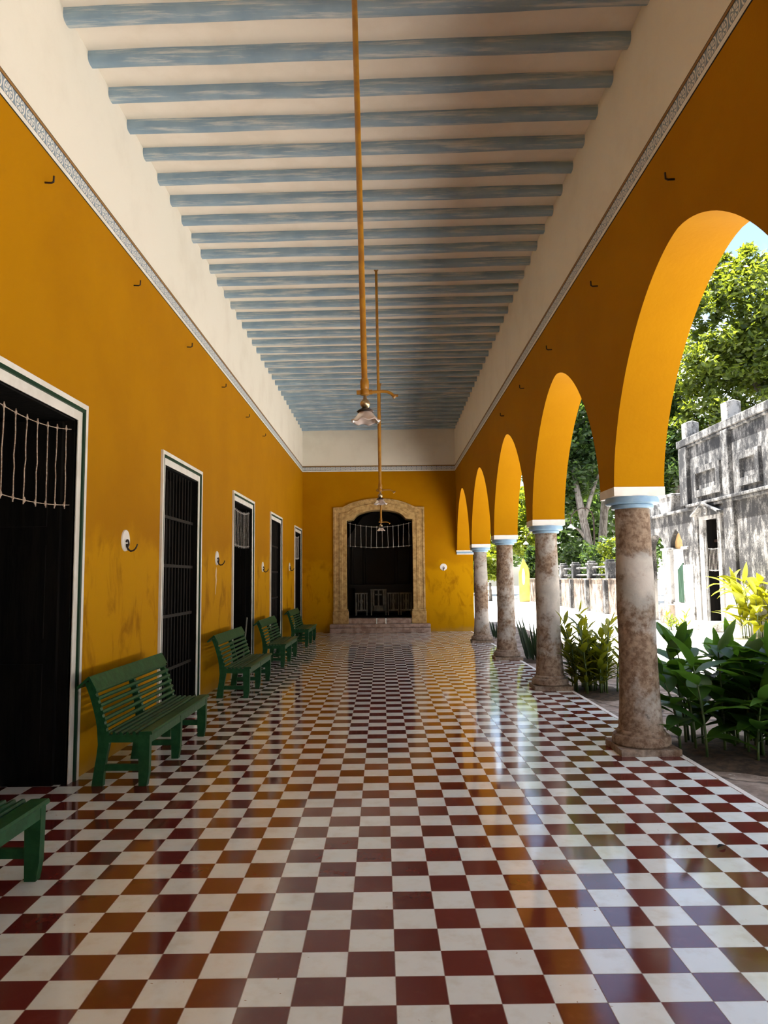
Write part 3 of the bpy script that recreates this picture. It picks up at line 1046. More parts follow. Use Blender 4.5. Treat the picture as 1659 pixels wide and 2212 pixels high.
# ================================================================== PENDANT LAMPS
def make_lamp(loc, zb):
    """hangs from loc; zb is the drop to the rod's lower end"""
    root = empty('pendant_lamp', loc)
    x, y, z = loc
    b = z - zb
    mb = MB()
    mb.lathe([(0.024, z - 0.075), (0.034, z - 0.06), (0.036, z - 0.025), (0.045, z - 0.01), (0.045, z)], (x, y, 0), 20)
    mb.build('ceiling_rose', M['rod'], root, smooth=0.7)
    mb = MB()
    mb.tube([(x, y, z - 0.06), (x, y, b)], 0.0205, 14)
    mb.lathe([(0.024, b - 0.01), (0.029, b), (0.029, b + 0.05), (0.022, b + 0.065)], (x, y, 0), 16)
    mb.build('rod', M['rod'], root, smooth=0.8)
    mb = MB()
    mb.lathe([(0.012, b - 0.05), (0.03, b - 0.045), (0.033, b - 0.03), (0.03, b - 0.012), (0.024, b - 0.008)], (x, y, 0), 16)
    mb.tube([(x - 0.055, y, b - 0.028), (x, y, b - 0.028), (x + 0.06, y, b - 0.027), (x + 0.115, y, b - 0.025), (x + 0.15, y, b - 0.028), (x + 0.175, y, b - 0.04), (x + 0.195, y, b - 0.058)],
            [0.016, 0.016, 0.011, 0.010, 0.010, 0.010, 0.011], 10)
    mb.tube([(x + 0.02, y, b - 0.028), (x + 0.05, y, b - 0.027)], 0.017, 10)
    mb.tube([(x + 0.190, y, b - 0.072), (x + 0.205, y, b - 0.055), (x + 0.222, y, b - 0.058)], 0.010, 8)
    mb.build('valve_arm', M['rod'], root, smooth=0.8)
    mb = MB()
    mb.lathe([(0.006, b - 0.14), (0.02, b - 0.135), (0.033, b - 0.115), (0.034, b - 0.10), (0.026, b - 0.085), (0.014, b - 0.075), (0.010, b - 0.05)], (x, y, 0), 20)
    so = mb.build('socket', M['brass'], root, smooth=0.8)
    mb = MB()
    mb.lathe([(0.052, b - 0.165), (0.058, b - 0.158), (0.040, b - 0.145), (0.022, b - 0.135)], (x, y, 0), 24)
    mb.build('shade_holder', M['iron'], so, smooth=0.8)
    mb = MB()
    pr = [(0.034, b - 0.150), (0.046, b - 0.166), (0.060, b - 0.186), (0.074, b - 0.206), (0.086, b - 0.219), (0.096, b - 0.224), (0.094, b - 0.232), (0.083, b - 0.226), (0.070, b - 0.207), (0.056, b - 0.187), (0.042, b - 0.166), (0.031, b - 0.148)]

    def wob(i, g):
        amt = [0, 0, .05, .25, .7, 1, 1, .7, .25, .05, 0, 0][i]
        return (0.004 * math.cos(7 * g) * amt, 0.006 * math.cos(7 * g) * amt)
    mb.lathe(pr, (x, y, 0), 96, wob)
    mb.build('shade', M['glass'], root, smooth=3.2)
    mb = MB()
    mb.lathe([(0.001, b - 0.205), (0.016, b - 0.200), (0.024, b - 0.186), (0.020, b - 0.170), (0.012, b - 0.155), (0.012, b - 0.14)], (x, y, 0), 16)
    mb.build('bulb', M['enamel'], so, smooth=3.2)
    return root


LAMPS = [((-0.20, 1.90, ZCEIL), 3.325, 1.07, 'nearest pendant lamp with frilled glass shade on a long ochre rod'),
         ((-0.118, 7.50, ZCEIL), 3.31, 0.50, 'second pendant lamp hanging just above the stone door arch'),
         ((-0.13, 14.0, ZCEIL), 3.27, 0.0, 'farthest pendant lamp, small against the dark chapel doorway')]
for loc, drop, tilt, lb in LAMPS:
    o = make_lamp(loc, drop)
    o.rotation_euler = (0, -math.radians(tilt), 0)
    tag(o, lb, 'lamp', 'pendant lamps down the middle of the gallery')

# ================================================================== WALL HOOKS
def make_hook(loc, ax):
    """enamel plate with an iron hammock hook; ax 0: on the left wall, 1: on the end wall"""
    root = empty('hammock_hook', loc)
    L = Vector(loc)
    n = Vector((1, 0, 0)) if ax == 0 else Vector((0, -1, 0))
    s = Vector((0, 1, 0)) if ax == 0 else Vector((1, 0, 0))
    zz = Vector((0, 0, 1))
    mb = MB()
    N = 32
    R_ = 0.106
    ring0 = [L + s * (R_ * math.cos(2 * PI * i / N)) + zz * (R_ * math.sin(2 * PI * i / N)) for i in range(N)]
    ring1 = [L + n * 0.012 + s * (R_ * .97 * math.cos(2 * PI * i / N)) + zz * (R_ * .97 * math.sin(2 * PI * i / N)) for i in range(N)]
    mb.add(ring0 + ring1, [(i, (i + 1) % N, N + (i + 1) % N, N + i) for i in range(N)] + [tuple(range(N, 2 * N))])
    mb.build('plate', M['enamel'], root)
    mb = MB()
    pth = []
    for i in range(13):
        g = PI * 0.9 - 2 * PI * i / 12 * 0.86
        pth.append(L + n * (0.022 + i * 0.001) + s * (0.026 * math.cos(g)) + zz * (-0.025 + 0.030 * math.sin(g)))
    mb.tube(pth, 0.0085, 8)
    J = [(0.020, -0.035), (0.024, -0.062), (0.036, -0.088), (0.060, -0.104), (0.088, -0.098), (0.108, -0.078), (0.120, -0.052), (0.124, -0.035)]
    mb.tube([L + n * a_ + zz * b_ - s * 0.005 for a_, b_ in J], [0.010, 0.010, 0.010, 0.0095, 0.009, 0.008, 0.007, 0.006], 8)
    mb.build('hook', M['iron'], root, smooth=0.9)
    return root


HL = ['white plate with black iron hammock hook above the bench beside the nearest doorway',
      'white plate with iron hammock hook, plaster chipped below it, before the second roped doorway',
      'white plate with iron hammock hook between second roped doorway and second barred door',
      'smallest white plate with iron hook on the side wall, before the last doorway']
for (y, z), lb in zip(((4.198, 1.998), (8.044, 1.93), (12.087, 1.86), (16.21, 1.93)), HL):
    tag(make_hook((XL, y, z), 0), lb, 'wall hook', 'hammock hooks on white plates')
tag(make_hook((1.707, YB, 1.923), 1), 'round white plate with iron hook on the end wall by the stone doorway', 'wall hook', 'hammock hooks on white plates')

# peeled plaster under the second hook: bare patch on the wall
mb = MB()
rr = random.Random(4)
P_ = [(0.0, 0.0), (0.03, -0.06), (0.015, -0.13), (0.03, -0.2), (0.0, -0.3), (-0.02, -0.42), (-0.035, -0.40), (-0.03, -0.3), (-0.02, -0.2), (-0.045, -0.13), (-0.03, -0.05)]
mb.prism([(8.02 + a_ * 1.3, 1.80 + b_) for a_, b_ in P_], 0, XL, XL + 0.003)
tag(mb.build('plaster_chip', simple('bare_plaster', (0.62, 0.42, 0.25), 0.9)), 'bare streak of chipped plaster below a white hook plate', 'plaster patch')


def small_hook(loc, nx):
    mb = MB()
    x, y, z = loc
    mb.tube([(x - nx * 0.02, y, z), (x + nx * 0.05, y, z - 0.004), (x + nx * 0.066, y, z + 0.004), (x + nx * 0.068, y, z + 0.05)], 0.0075, 8)
    return mb.build('iron_peg', M['iron'], None, smooth=0.9)


ORD6 = ['nearest', 'second', 'third', 'fourth', 'fifth', 'sixth']
for i, y in enumerate((2.343, 4.285, 6.273, 8.259, 10.21, 12.0)):
    o = small_hook((XL, y, 4.612 - (0.04 if i > 3 else 0)), 1)
    tag(o, '%s small iron peg under the border on the left wall' % ORD6[i], 'wall peg', 'iron pegs high on the walls')
for i, y in enumerate((2.138, 4.074, 6.085, 7.964, 9.857)):
    o = small_hook((XR, y, 4.465), -1)
    tag(o, '%s small iron peg under the border above the arches' % ORD6[i], 'wall peg', 'iron pegs high on the walls')


# ================================================================== ROPE NETS IN THE DOORWAYS
def rope_net(P, u0, u1, zt, zb, sag_t, sag_b, n, mat, r=0.0065, jit=0.01, seed=1):
    """P(u, z) -> 3D point"""
    rr = random.Random(seed)
    root = empty('rope_barrier', P((u0 + u1) / 2, zb))

    def top(t):
        return zt - 4 * sag_t * t * (1 - t)

    def bot(t):
        return zb - 4 * sag_b * t * (1 - t)
    for nm, fz in (('top_cord', top), ('bottom_cord', bot)):
        mb = MB()
        mb.tube([P(u0 + (u1 - u0) * i / 20, fz(i / 20)) for i in range(21)], r * 0.8, 6)
        mb.build(nm, mat, root, smooth=3.2)
    for i in range(n):
        t = (i + 0.6) / (n + 0.2)
        mb = MB()
        a_, b_ = P(u0 + (u1 - u0) * t, top(t) + 0.03), P(u0 + (u1 - u0) * (t + rr.uniform(-jit, jit)), bot(t) - 0.03)
        pth = []
        for q in range(9):
            s = q / 8
            w_ = math.sin(PI * s) * rr.uniform(-0.006, 0.006)
            pth.append((a_[0] + (b_[0] - a_[0]) * s + w_ * 0.3, a_[1] + (b_[1] - a_[1]) * s + w_, a_[2] + (b_[2] - a_[2]) * s))
        mb.tube(pth, r, 6)
        for z_ in (top(t), bot(t)):
            q = P(u0 + (u1 - u0) * t, z_)
            mb.lathe([(0.001, -0.02), (r * 2.0, -0.008), (r * 2.2, 0.004), (r * 1.2, 0.02), (0.001, 0.026)], q, 8)
        mb.build('hanging_cord', mat, root, smooth=0.9)
    return root


nets = [(0, 9, 'net of knotted brown cords across the nearest open doorway'),
        (2, 12, 'net of cords across the doorway behind the second full bench'),
        (4, 10, 'net of cords across the farthest doorway of the side wall')]
for i, n, lb in nets:
    a, b = DOORS[i]
    o = rope_net(lambda u, z: (XL - 0.045, u, z), a + FW, b - FW - 0.01, 2.86, 2.23, 0.07, 0.04, n, M['rope'] if i == 0 else M['whiterope'], 0.0045 if i == 0 else 0.005, seed=i)
    tag(o, lb, 'rope barrier', 'rope nets in the doorways')
o = rope_net(lambda u, z: (u, YB + 0.10, z), -1.212, 0.775, 3.30, 2.60, 0.14, 0.06, 12, M['whiterope'], 0.0055, seed=9)
tag(o, 'pale net of cords hung across the carved stone chapel doorway', 'rope barrier', 'rope nets in the doorways')

# pole leaning inside the second open doorway
mb = MB()
mb.tube([(XL - 0.12, 10.70, 0.0), (XL - 0.07, 10.82, 0.9)], 0.016, 8)
tag(mb.build('leaning_pole', M['chairwood'], smooth=0.9), 'pale pole leaning inside the doorway behind the second full bench', 'pole')


# ================================================================== CHAPEL FURNITURE
def chapel_chair(x, y, z, w_, h, cross):
    root = empty('chapel_chair', (x, y, z))
    s = 0.42 * w_ / 0.42
    for sx in (-1, 1):
        for sy in (0, 1):
            mb = MB()
            mb.box(x + sx * w_ / 2 - 0.018, x + sx * w_ / 2 + 0.018, y + sy * 0.38, y + sy * 0.38 + 0.036, z, z + (h if sy == 0 else 0.42))
            mb.build('leg', M['chairwood'], root)
    mb = MB()
    mb.box(x - w_ / 2 - 0.02, x + w_ / 2 + 0.02, y, y + 0.42, z + 0.14, z + 0.17)
    mb.build('seat', M['chairwood'], root)
    mb = MB()
    mb.box(x - w_ / 2 - 0.03, x + w_ / 2 + 0.03, y - 0.005, y + 0.03, z + h - 0.04, z + h)
    if cross:
        mb.box(x - 0.02, x + 0.02, y, y + 0.025, z + 0.30, z + h - 0.04)
        mb.box(x - 0.11, x + 0.11, y, y + 0.025, z + h - 0.20, z + h - 0.16)
        for sx in (-1, 1):
            mb.box(x + sx * (w_ / 2 - 0.07) - 0.03, x + sx * (w_ / 2 - 0.07) + 0.03, y, y + 0.025, z + 0.17, z + h - 0.04)
        mb.box(x - w_ / 2, x + w_ / 2, y, y + 0.02, z + 0.16, z + 0.32)
    else:
        mb.prism([(x - .05, z + .17), (x + .05, z + .17), (x + .028, z + .36), (x + .062, z + .46), (x + .028, z + .54), (x + .03, z + h - .04), (x - .03, z + h - .04), (x - .028, z + .54), (x - .062, z + .46), (x - .028, z + .36)], 1, y, y + 0.022)
        for sx in (-1, 1):
            mb.box(x + sx * (w_ / 2 - 0.085) - 0.012, x + sx * (w_ / 2 - 0.085) + 0.012, y, y + 0.02, z + 0.17, z + h - 0.04)
    mb.build('backrest', M['chairwood'], root)
    return root


CH = [(-0.86, 0.36, 0.74, False, 'leftmost pale chair with splat back in the dark chapel'),
      (-0.29, 0.48, 0.86, True, 'wide chair with a cross cut in its back in the dark chapel'),
      (0.20, 0.34, 0.74, False, 'pale splat-back chair right beside the cross-back chair in the chapel'),
      (0.62, 0.34, 0.74, False, 'rightmost pale chair with splat back in the dark chapel')]
for x, w_, h, cr, lb in CH:
    tag(chapel_chair(x, YB + 2.2, 0.385, w_, h, cr), lb, 'chair', 'chairs in the chapel')
root = empty('altar_table', (-0.25, YB + 4.4, 0.385))
mb = MB()
mb.box(-1.35, 0.85, YB + 4.0, YB + 4.8, 1.28, 1.38)
mb.build('table_top', M['altar'], root)
mb = MB()
mb.box(-1.15, 0.65, YB + 4.1, YB + 4.8, 0.385, 1.28)
mb.box(-1.0, 0.5, YB + 4.07, YB + 4.1, 0.55, 1.15)
mb.build('base', M['altar'], root)
tag(root, 'long dark altar table at the back of the chapel', 'altar')
root = empty('altar_screen', (-0.25, YB + 5.3, 0.385))
mb = MB()
mb.box(-1.6, 1.1, YB + 5.15, YB + 5.4, 0.385, 2.9)
mb.prism([(-1.6, 2.9), (1.1, 2.9), (0.4, 3.9), (-0.25, 4.2), (-0.9, 3.9)], 1, YB + 5.15, YB + 5.4)
mb.build('panel', M['altar'], root)
for x in (-1.3, -0.85, 0.35, 0.8):
    mb = MB()
    mb.lathe([(0.07, 1.4), (0.06, 1.45), (0.05, 2.7), (0.08, 2.8)], (x, YB + 5.1, 0), 12)
    mb.build('pilaster', M['altar'], root, smooth=0.8)
tag(root, 'tall dark altar screen with pilasters behind the altar table', 'altar screen')

# ================================================================== COURTYARD BUILDING
BX = 9.9
bld = empty('courtyard_building', (BX, 18.0, GZ))
tag(bld, 'grey mould-stained stucco building with square panels and roof blocks across the courtyard', 'building')


def part(name, mat, fn, parent=None, **kw):
    m_ = MB()
    fn(m_)
    return m_.build(name, mat, parent or bld, **kw)


AR1 = [(23.17, 2.55)] + [(24.02 - 0.85 * math.cos(PI * i / 20), 2.55 + 0.55 * math.sin(PI * i / 20)) for i in range(1, 20)] + [(24.87, 2.55)]
AR2 = [(21.49, 2.55), (21.56, 2.78), (21.72, 2.98), (21.90, 3.10), (22.04, 3.19), (22.18, 3.10), (22.36, 2.98), (22.52, 2.78), (22.59, 2.55)]
DR = [(18.80, 3.33), (19.78, 3.33)]


def _w(m_):
    arched_wall(m_, lambda u, d, z: (d, u, z), -14.0, 25.4, GZ - 0.05, 3.80, [DR, AR2, AR1], BX, BX + 0.35)  # unseen near run lengthened to keep sky light off the near gallery
part('wall', M['stucco'], _w, weld=True)
part('parapet_wall', M['stucco_up'], lambda m_: m_.box(BX + 0.02, BX + 0.35, -14.0, 21.3, 3.80, 5.84))
part('cornice', M['stucco_up'], lambda m_: (m_.box(BX - 0.10, BX + 0.4, -14.0, 21.45, 5.84, 6.08), m_.box(BX - 0.05, BX + 0.4, -14.0, 21.4, 5.76, 5.84)), bevel=0.02)
part('ledge', M['stucco_up'], lambda m_: (m_.box(BX - 0.16, BX + 0.3, -14.0, 20.75, 3.79, 3.88), m_.box(BX - 0.10, BX + 0.3, -14.0, 25.4, 3.70, 3.79)), bevel=0.015)
for a, b in ((20.70, 21.30), (17.80, 18.22), (14.9, 15.45)):
    part('pilaster', M['stucco_up'], lambda m_: m_.box(BX - 0.10, BX + 0.1, a, b, 3.88, 5.80), bevel=0.012)
for a, b in ((20.10, 20.42), (17.66, 18.26), (14.8, 15.4)):
    part('lower_pilaster', M['stucco'], lambda m_: m_.box(BX - 0.09, BX + 0.05, a, b, GZ, 3.72), bevel=0.012)
for a, b in ((20.73, 21.13), (17.86, 18.26), (14.95, 15.35)):
    part('roof_block', M['stucco_white'], lambda m_: (m_.box(BX - 0.02, BX + 0.40, a, b, 6.06, 6.62), m_.prism([(BX - 0.02, 6.62), (BX + 0.40, 6.62), (BX + 0.19, 6.68)], 1, a, b)), bevel=0.02)
for (a, b), (c, d) in (((18.44, 20.22), (18.70, 20.09)), ((16.15, 17.37), (16.36, 17.19)), ((13.2, 14.6), (13.45, 14.35))):
    def fr(m_):
        for (ya, yb, za, zb) in ((a, c, 4.06, 5.0), (d, b, 4.06, 5.0), (c, d, 4.06, 4.28), (c, d, 4.81, 5.0)):
            m_.box(BX - 0.075, BX + 0.03, ya, yb, za, zb)
    part('square_panel', M['stucco_up'], fr)


def dframe(m_):
    m_.box(BX - 0.05, BX + 0.02, 18.60, 18.82, GZ, 3.42)
    m_.box(BX - 0.05, BX + 0.02, 19.76, 20.06, GZ, 3.42)
    m_.box(BX - 0.05, BX + 0.02, 18.82, 19.76, 3.31, 3.42)
    m_.box(BX - 0.01, BX + 0.04, 19.72, 19.80, GZ, 3.33)
part('door_frame', M['stucco_white'], dframe)


def gable(m_):
    m_.prism([(18.45, 3.42), (20.25, 3.42), (20.25, 3.46), (19.50, 3.76), (19.30, 3.76), (18.45, 3.46)], 0, BX - 0.08, BX + 0.02)
    m_.prism([(18.40, 3.45), (19.40, 3.79), (19.40, 3.83), (18.40, 3.50)], 0, BX - 0.22, BX)
    m_.prism([(20.30, 3.45), (20.30, 3.50), (19.40, 3.83), (19.40, 3.79)], 0, BX - 0.22, BX)
dg_ = part('door_gable', M['stucco_up'], gable)
part('gable_boss', M['stucco_white'], lambda m_: m_.tube([(BX - 0.11, 19.42 + 0.09 * math.cos(g * 0.5), 3.58 + 0.10 * math.sin(g * 0.5)) for g in range(2, 12)], 0.02, 8), dg_, smooth=0.9)
part('door_leaf', M['darkwood'], lambda m_: (m_.box(BX + 0.04, BX + 1.2, 19.70, 19.78, GZ, 3.33), m_.box(BX + 0.04, BX + 1.2, 18.80, 18.86, GZ, 3.33)))
part('dark_room', M['roomdark'], lambda m_: (m_.box(BX + 3.4, BX + 3.5, 17.0, 24.0, GZ, 3.4), m_.box(BX + 0.4, BX + 3.5, 20.6, 20.7, GZ, 3.4), m_.box(BX + 0.4, BX + 3.5, 17.0, 17.1, GZ, 3.4), m_.box(BX + 0.36, BX + 3.5, 17.0, 20.6, 3.36, 3.44), m_.box(BX + 0.36, BX + 3.5, 17.0, 20.6, 0.18, 0.20)))
part('transom', M['iron'], lambda m_: m_.box(BX + 0.25, BX + 0.30, 18.86, 19.70, 2.62, 2.70))
part('doorstep', M['stucco_white'], lambda m_: (m_.box(BX - 0.45, BX + 0.35, 18.5, 20.2, GZ, 0.20),), bevel=0.03)
part('pillar', M['stucco_white'], lambda m_: (m_.box(BX - 0.06, BX + 0.30, 22.55, 23.22, GZ, 2.50), m_.box(BX - 0.10, BX + 0.34, 22.48, 23.28, 2.48, 2.56)), bevel=0.015)
part('pillar_base', M['rubble'], lambda m_: m_.box(BX - 0.2, BX + 0.42, 22.42, 23.30, GZ, 0.62), bevel=0.03)
part('right_pier', M['stucco_white'], lambda m_: (m_.box(BX - 0.03, BX + 0.1, 20.72, 21.50, GZ, 1.95), m_.box(BX - 0.06, BX + 0.1, 20.66, 21.52, GZ, 0.62), m_.box(BX - 0.06, BX + 0.3, 21.05, 21.55, 2.46, 2.56)), bevel=0.012)
part('window_apron', M['stucco_white'], lambda m_: m_.box(BX + 0.0, BX + 0.3, 21.45, 22.6, GZ, 0.68))
part('window_wall', M['stucco_white'], lambda m_: m_.box(BX + 0.06, BX + 0.2, 21.45, 22.6, 0.68, 2.5))
part('arch_panel', simple('yellow_ochre_stone', (0.42, 0.27, 0.10), 0.9, c2=(0.33, 0.20, 0.09), scale=5.0), lambda m_: m_.box(BX + 0.16, BX + 0.22, 21.45, 22.6, 2.5, 3.3))
part('porch_wall', M['stucco_white'], lambda m_: m_.box(BX + 1.3, BX + 1.5, 20.75, 25.4, GZ, 2.5))
part('porch_end', M['stucco_white'], lambda m_: (m_.box(BX + 0.35, BX + 1.4, 22.62, 22.75, GZ, 2.5),))
part('porch_vault', simple('yellowed_stone', (0.62, 0.42, 0.17), 0.9, c2=(0.50, 0.32, 0.16), scale=5.0), lambda m_: (m_.box(BX + 0.9, BX + 1.0, 21.3, 25.4, 2.5, 3.5), m_.box(BX + 0.35, BX + 1.0, 21.3, 25.4, 3.4, 3.5)))


def shut(m_):
    for i in range(5):
        y = 21.58 + i * 0.10
        m_.box(BX + 0.01, BX + 0.06, y, y + 0.07, 0.70, 2.02 - i * 0.05)
part('shutter', M['greenline'], shut)
part('wing_merlon', M['stucco_white'], lambda m_: (m_.prism([(22.42, 3.80), (23.30, 3.80), (23.50, 4.38), (22.25, 4.38)], 0, BX, BX + 0.5), m_.box(BX - 0.04, BX + 0.54, 22.20, 23.55, 4.34, 4.44)), bevel=0.015)
part('wing_gable', M['stucco_up'], lambda m_: m_.prism([(23.3, 3.80), (25.4, 3.80), (25.4, 4.3), (24.3, 4.35)], 0, BX + 0.1, BX + 0.4))
part('roof', M['stucco_up'], lambda m_: (m_.box(BX + 0.3, BX + 4.5, -14.0, 21.3, 5.2, 5.4), m_.box(BX + 4.2, BX + 4.5, -14.0, 21.3, GZ, 5.3), m_.box(BX + 0.35, BX + 4.2, 20.9, 21.0, 3.6, 5.8), m_.box(BX + 0.3, BX + 3.0, 21.0, 25.4, 3.5, 3.62)))
bn = rope_net(lambda u, z: (BX + 0.05, u, z), 18.84, 19.70, 2.42, 1.76, 0.03, 0.02, 9, M['whiterope'], 0.0045, seed=5)
tag(bn, 'net of pale cords across the dark doorway of the grey building', 'rope barrier', 'rope nets in the doorways')

# ================================================================== LOW GARDEN WALL
gw = empty('garden_wall', (9.75, 36.0, GZ))
tag(gw, 'low stained garden wall with pillars and rails along the courtyard', 'wall', kind='thing')
part('wall', M['rubble'], lambda m_: m_.box(9.75, 10.10, 26.2, 49.0, GZ, 1.45), gw)
part('coping', M['rubble'], lambda m_: m_.box(9.70, 10.15, 26.2, 49.0, 1.42, 1.50), gw, bevel=0.02)
PYS = (29.6, 32.6, 35.6, 38.3, 41.3, 44.3)
for y in PYS:
    pi_ = part('pillar', M['stucco_up'], lambda m_: m_.box(9.74, 10.12, y - 0.19, y + 0.19, 1.5, 2.16), gw, bevel=0.02)
    part('pillar_cap', M['stucco_up'], lambda m_: (m_.box(9.69, 10.17, y - 0.24, y + 0.24, 2.14, 2.24), m_.box(9.76, 10.10, y - 0.15, y + 0.15, 2.24, 2.34)), pi_, bevel=0.02)
    part('buttress', M['stucco_up'], lambda m_: (m_.box(9.58, 9.76, y - 0.14, y + 0.14, GZ, 1.44),), gw, bevel=0.02)
for a, b in zip(PYS[:-1], PYS[1:]):
    for z in (1.66, 2.02):
        part('rail', M['stucco_up'], lambda m_: m_.tube([(9.93, a + 0.18, z), (9.93, b - 0.18, z)], 0.05, 8), gw, smooth=0.9)

# pointed yellow board at the end of the wall
yb = empty('yellow_board', (9.15, 46.0, GZ))
tag(yb, 'tall pointed yellow board with a white oval standing by the garden', 'board')
part('panel', M['yellowboard'], lambda m_: m_.prism([(8.80, GZ), (9.50, GZ), (9.52, 1.8), (9.46, 2.2), (9.12, 2.85), (8.80, 1.9)], 1, 45.95, 46.05), yb)
part('oval', M['white'], lambda m_: m_.prism([(9.10 + 0.10 * math.cos(g * PI / 12), 1.62 + 0.55 * math.sin(g * PI / 12)) for g in range(24)], 1, 45.93, 45.96), yb)


# courtyard lamps on curved poles
def street_lamp(x, y, zl, h, s, lb):
    root = empty('street_lamp', (x + s * 1.35, y, GZ))
    pth = [(x + s * 1.35, y, GZ), (x + s * 1.35, y, h - 0.6), (x + s * 1.25, y, h - 0.25), (x + s * 1.0, y, h - 0.03), (x + s * 0.65, y, h), (x + s * 0.3, y, h - 0.15), (x + s * 0.08, y, h - 0.4), (x, y, h - 0.7), (x, y, zl + 0.2)]
    part('pole', M['iron'], lambda m_: m_.tube(pth, [0.06, 0.05, 0.04, 0.035, 0.03, 0.03, 0.03, 0.03, 0.03], 8), root, smooth=0.9)
    part('shade', M['enamel'], lambda m_: m_.lathe([(0.20, zl), (0.19, zl + 0.05), (0.08, zl + 0.16), (0.04, zl + 0.22)], (x, y, 0), 20), root, smooth=0.7)
    tag(root, lb, 'street lamp', 'curved lamp posts in the garden')


street_lamp(10.87, 40.0, 4.45, 5.62, 1, 'thin curved lamp post with white shade before the dark trees')
street_lamp(10.1, 50.0, 3.95, 4.95, 1, 'thin curved lamp post with white shade before the lime-green trees')


# ================================================================== PLANTS
def canna(x, y, z0, spread, stems, hmin, hmax, seed, ll, lw, mat, droop=0.7, leaves=(4, 7), upness=0.75, name='canna_plant', wave=0.03, spread_y=None):
    rr = random.Random(seed)
    root = empty(name, (x, y, z0))
    lf = MB()
    sm = []
    for i in range(stems):
        g = rr.uniform(0, 2 * PI)
        q = math.sqrt(rr.random())
        bx = x + q * spread * math.cos(g)
        by = y + q * (spread_y or spread) * math.sin(g)
        h = rr.uniform(hmin, hmax)
        lean = Vector((math.cos(g), math.sin(g), 0)) * (0.22 * q * h)
        pth = []
        for k in range(6):
            s = k / 5
            pth.append(Vector((bx, by, z0)) + lean * s * s + Vector((0, 0, h * s)))
        sm.append(pth)
        nl = rr.randint(*leaves)
        a0 = rr.uniform(0, 2 * PI)
        for k in range(nl):
            s = 0.14 + 0.84 * (k + rr.random() * 0.5) / nl
            b = Vector((bx, by, z0)) + lean * s * s + Vector((0, 0, h * s))
            a_ = a0 + k * 2.4 + rr.uniform(-.4, .4)
            up = upness * rr.uniform(0.5, 1.35) * (0.75 + 0.5 * s)
            d = Vector((math.cos(a_), math.sin(a_), up)).normalized()
            L_ = ll * rr.uniform(0.72, 1.15)
            lf.leaf(b, d, (0, 0, 1), L_, lw * rr.uniform(0.75, 1.2), droop * rr.uniform(0.5, 1.4), 8, 0.22, 0.85, wave)
        b = pth[-1]
        lf.leaf(b - Vector((0, 0, 0.03)), Vector((rr.uniform(-.6, .6), rr.uniform(-.6, .6), 0.9)), (1, 0.2, 0), ll * 0.72, lw * 0.85, droop, 8, 0.3, 0.8, wave)
    lf.build('leaves', mat, root, smooth=3.2)
    for pth in sm:
        m_ = MB()
        m_.tube(pth, [0.013, 0.012, 0.011, 0.010, 0.008, 0.005], 6)
        m_.build('stem', M['stem'], root, smooth=3.2)
    return root


def soil(x, y, rx, ry, seed, lb):
    rr = random.Random(seed)
    m_ = MB()
    N = 36
    ring = []
    for i in range(N):
        g = 2 * PI * i / N
        k = 1 + rr.uniform(-.10, .10)
        ring.append((x + rx * k * math.cos(g), y + ry * k * math.sin(g)))
    pts_ = [(max(edge_x(b) + 0.05, a), b, GZ + 0.004) for a, b in ring]
    ins = [(x + (a - x) * 0.55, y + (b - y) * 0.55, GZ + 0.045) for a, b, _ in pts_]
    m_.add(pts_ + ins + [(x, y, GZ + 0.055)], [(i, (i + 1) % N, N + (i + 1) % N, N + i) for i in range(N)] + [(N + i, N + (i + 1) % N, 2 * N) for i in range(N)])
    o_ = m_.build('soil_bed', M['soil'], smooth=3.2)
    tag(o_, lb, 'soil bed')


soil(3.35, 4.05, 0.75, 0.85, 1, 'dark soil patch under the big canna plants by the nearest column')
soil(3.02, 7.75, 0.45, 0.75, 2, 'dark soil patch under the yellow-green bush')
soil(2.98, 11.75, 0.38, 0.6, 3, 'dark soil patch under the sword-leaved plants')

o = canna(3.20, 4.15, GZ + 0.03, 0.46, 26, 0.55, 0.98, 21, 0.50, 0.19, M['l_canna'], spread_y=0.60, leaves=(6, 9))
tag(o, 'large dark green broad-leaved canna clump beside the nearest column', 'plant', 'plants along the arcade edge')
o = canna(3.78, 3.75, GZ + 0.03, 0.45, 22, 0.55, 1.02, 33, 0.50, 0.19, M['l_canna'], leaves=(6, 9))
tag(o, 'broad-leaved canna clump at the right picture edge in front of the courtyard', 'plant', 'plants along the arcade edge')
o = canna(3.00, 7.75, GZ + 0.03, 0.36, 36, 0.45, 1.12, 5, 0.30, 0.075, M['l_ginger'], droop=0.55, leaves=(11, 16), upness=0.9, name='ginger_bush', wave=0.0, spread_y=0.5)
tag(o, 'yellow-green narrow-leaved bush between the first two columns', 'plant', 'plants along the arcade edge')


def sword(x, y, n, h, sp, seed):
    rr = random.Random(seed)
    root = empty('snake_plant', (x, y, GZ))
    m_ = MB()
    for i in range(n):
        g = rr.uniform(0, 2 * PI)
        q = math.sqrt(rr.random()) * sp
        b = (x + q * math.cos(g) * 0.6, y + q * math.sin(g) * 1.2, GZ + 0.03)
        d = Vector((math.cos(g) * 0.25 + rr.uniform(-.12, .12), math.sin(g) * 0.25, 1))
        m_.leaf(b, d, (math.sin(g), math.cos(g), 0.1), h * rr.uniform(0.55, 1.05), 0.075, 0.08, 7, 0.35, 0.55)
    m_.build('leaves', M['l_sword'], root, smooth=3.2)
    return root


tag(sword(2.98, 11.75, 34, 0.92, 0.36, 2), 'dark upright sword-leaved plant between second and third columns', 'plant', 'plants along the arcade edge')
tag(sword(2.95, 16.9, 10, 0.55, 0.20, 3), 'small sword-leaved plant between third and fourth columns', 'plant', 'plants along the arcade edge')

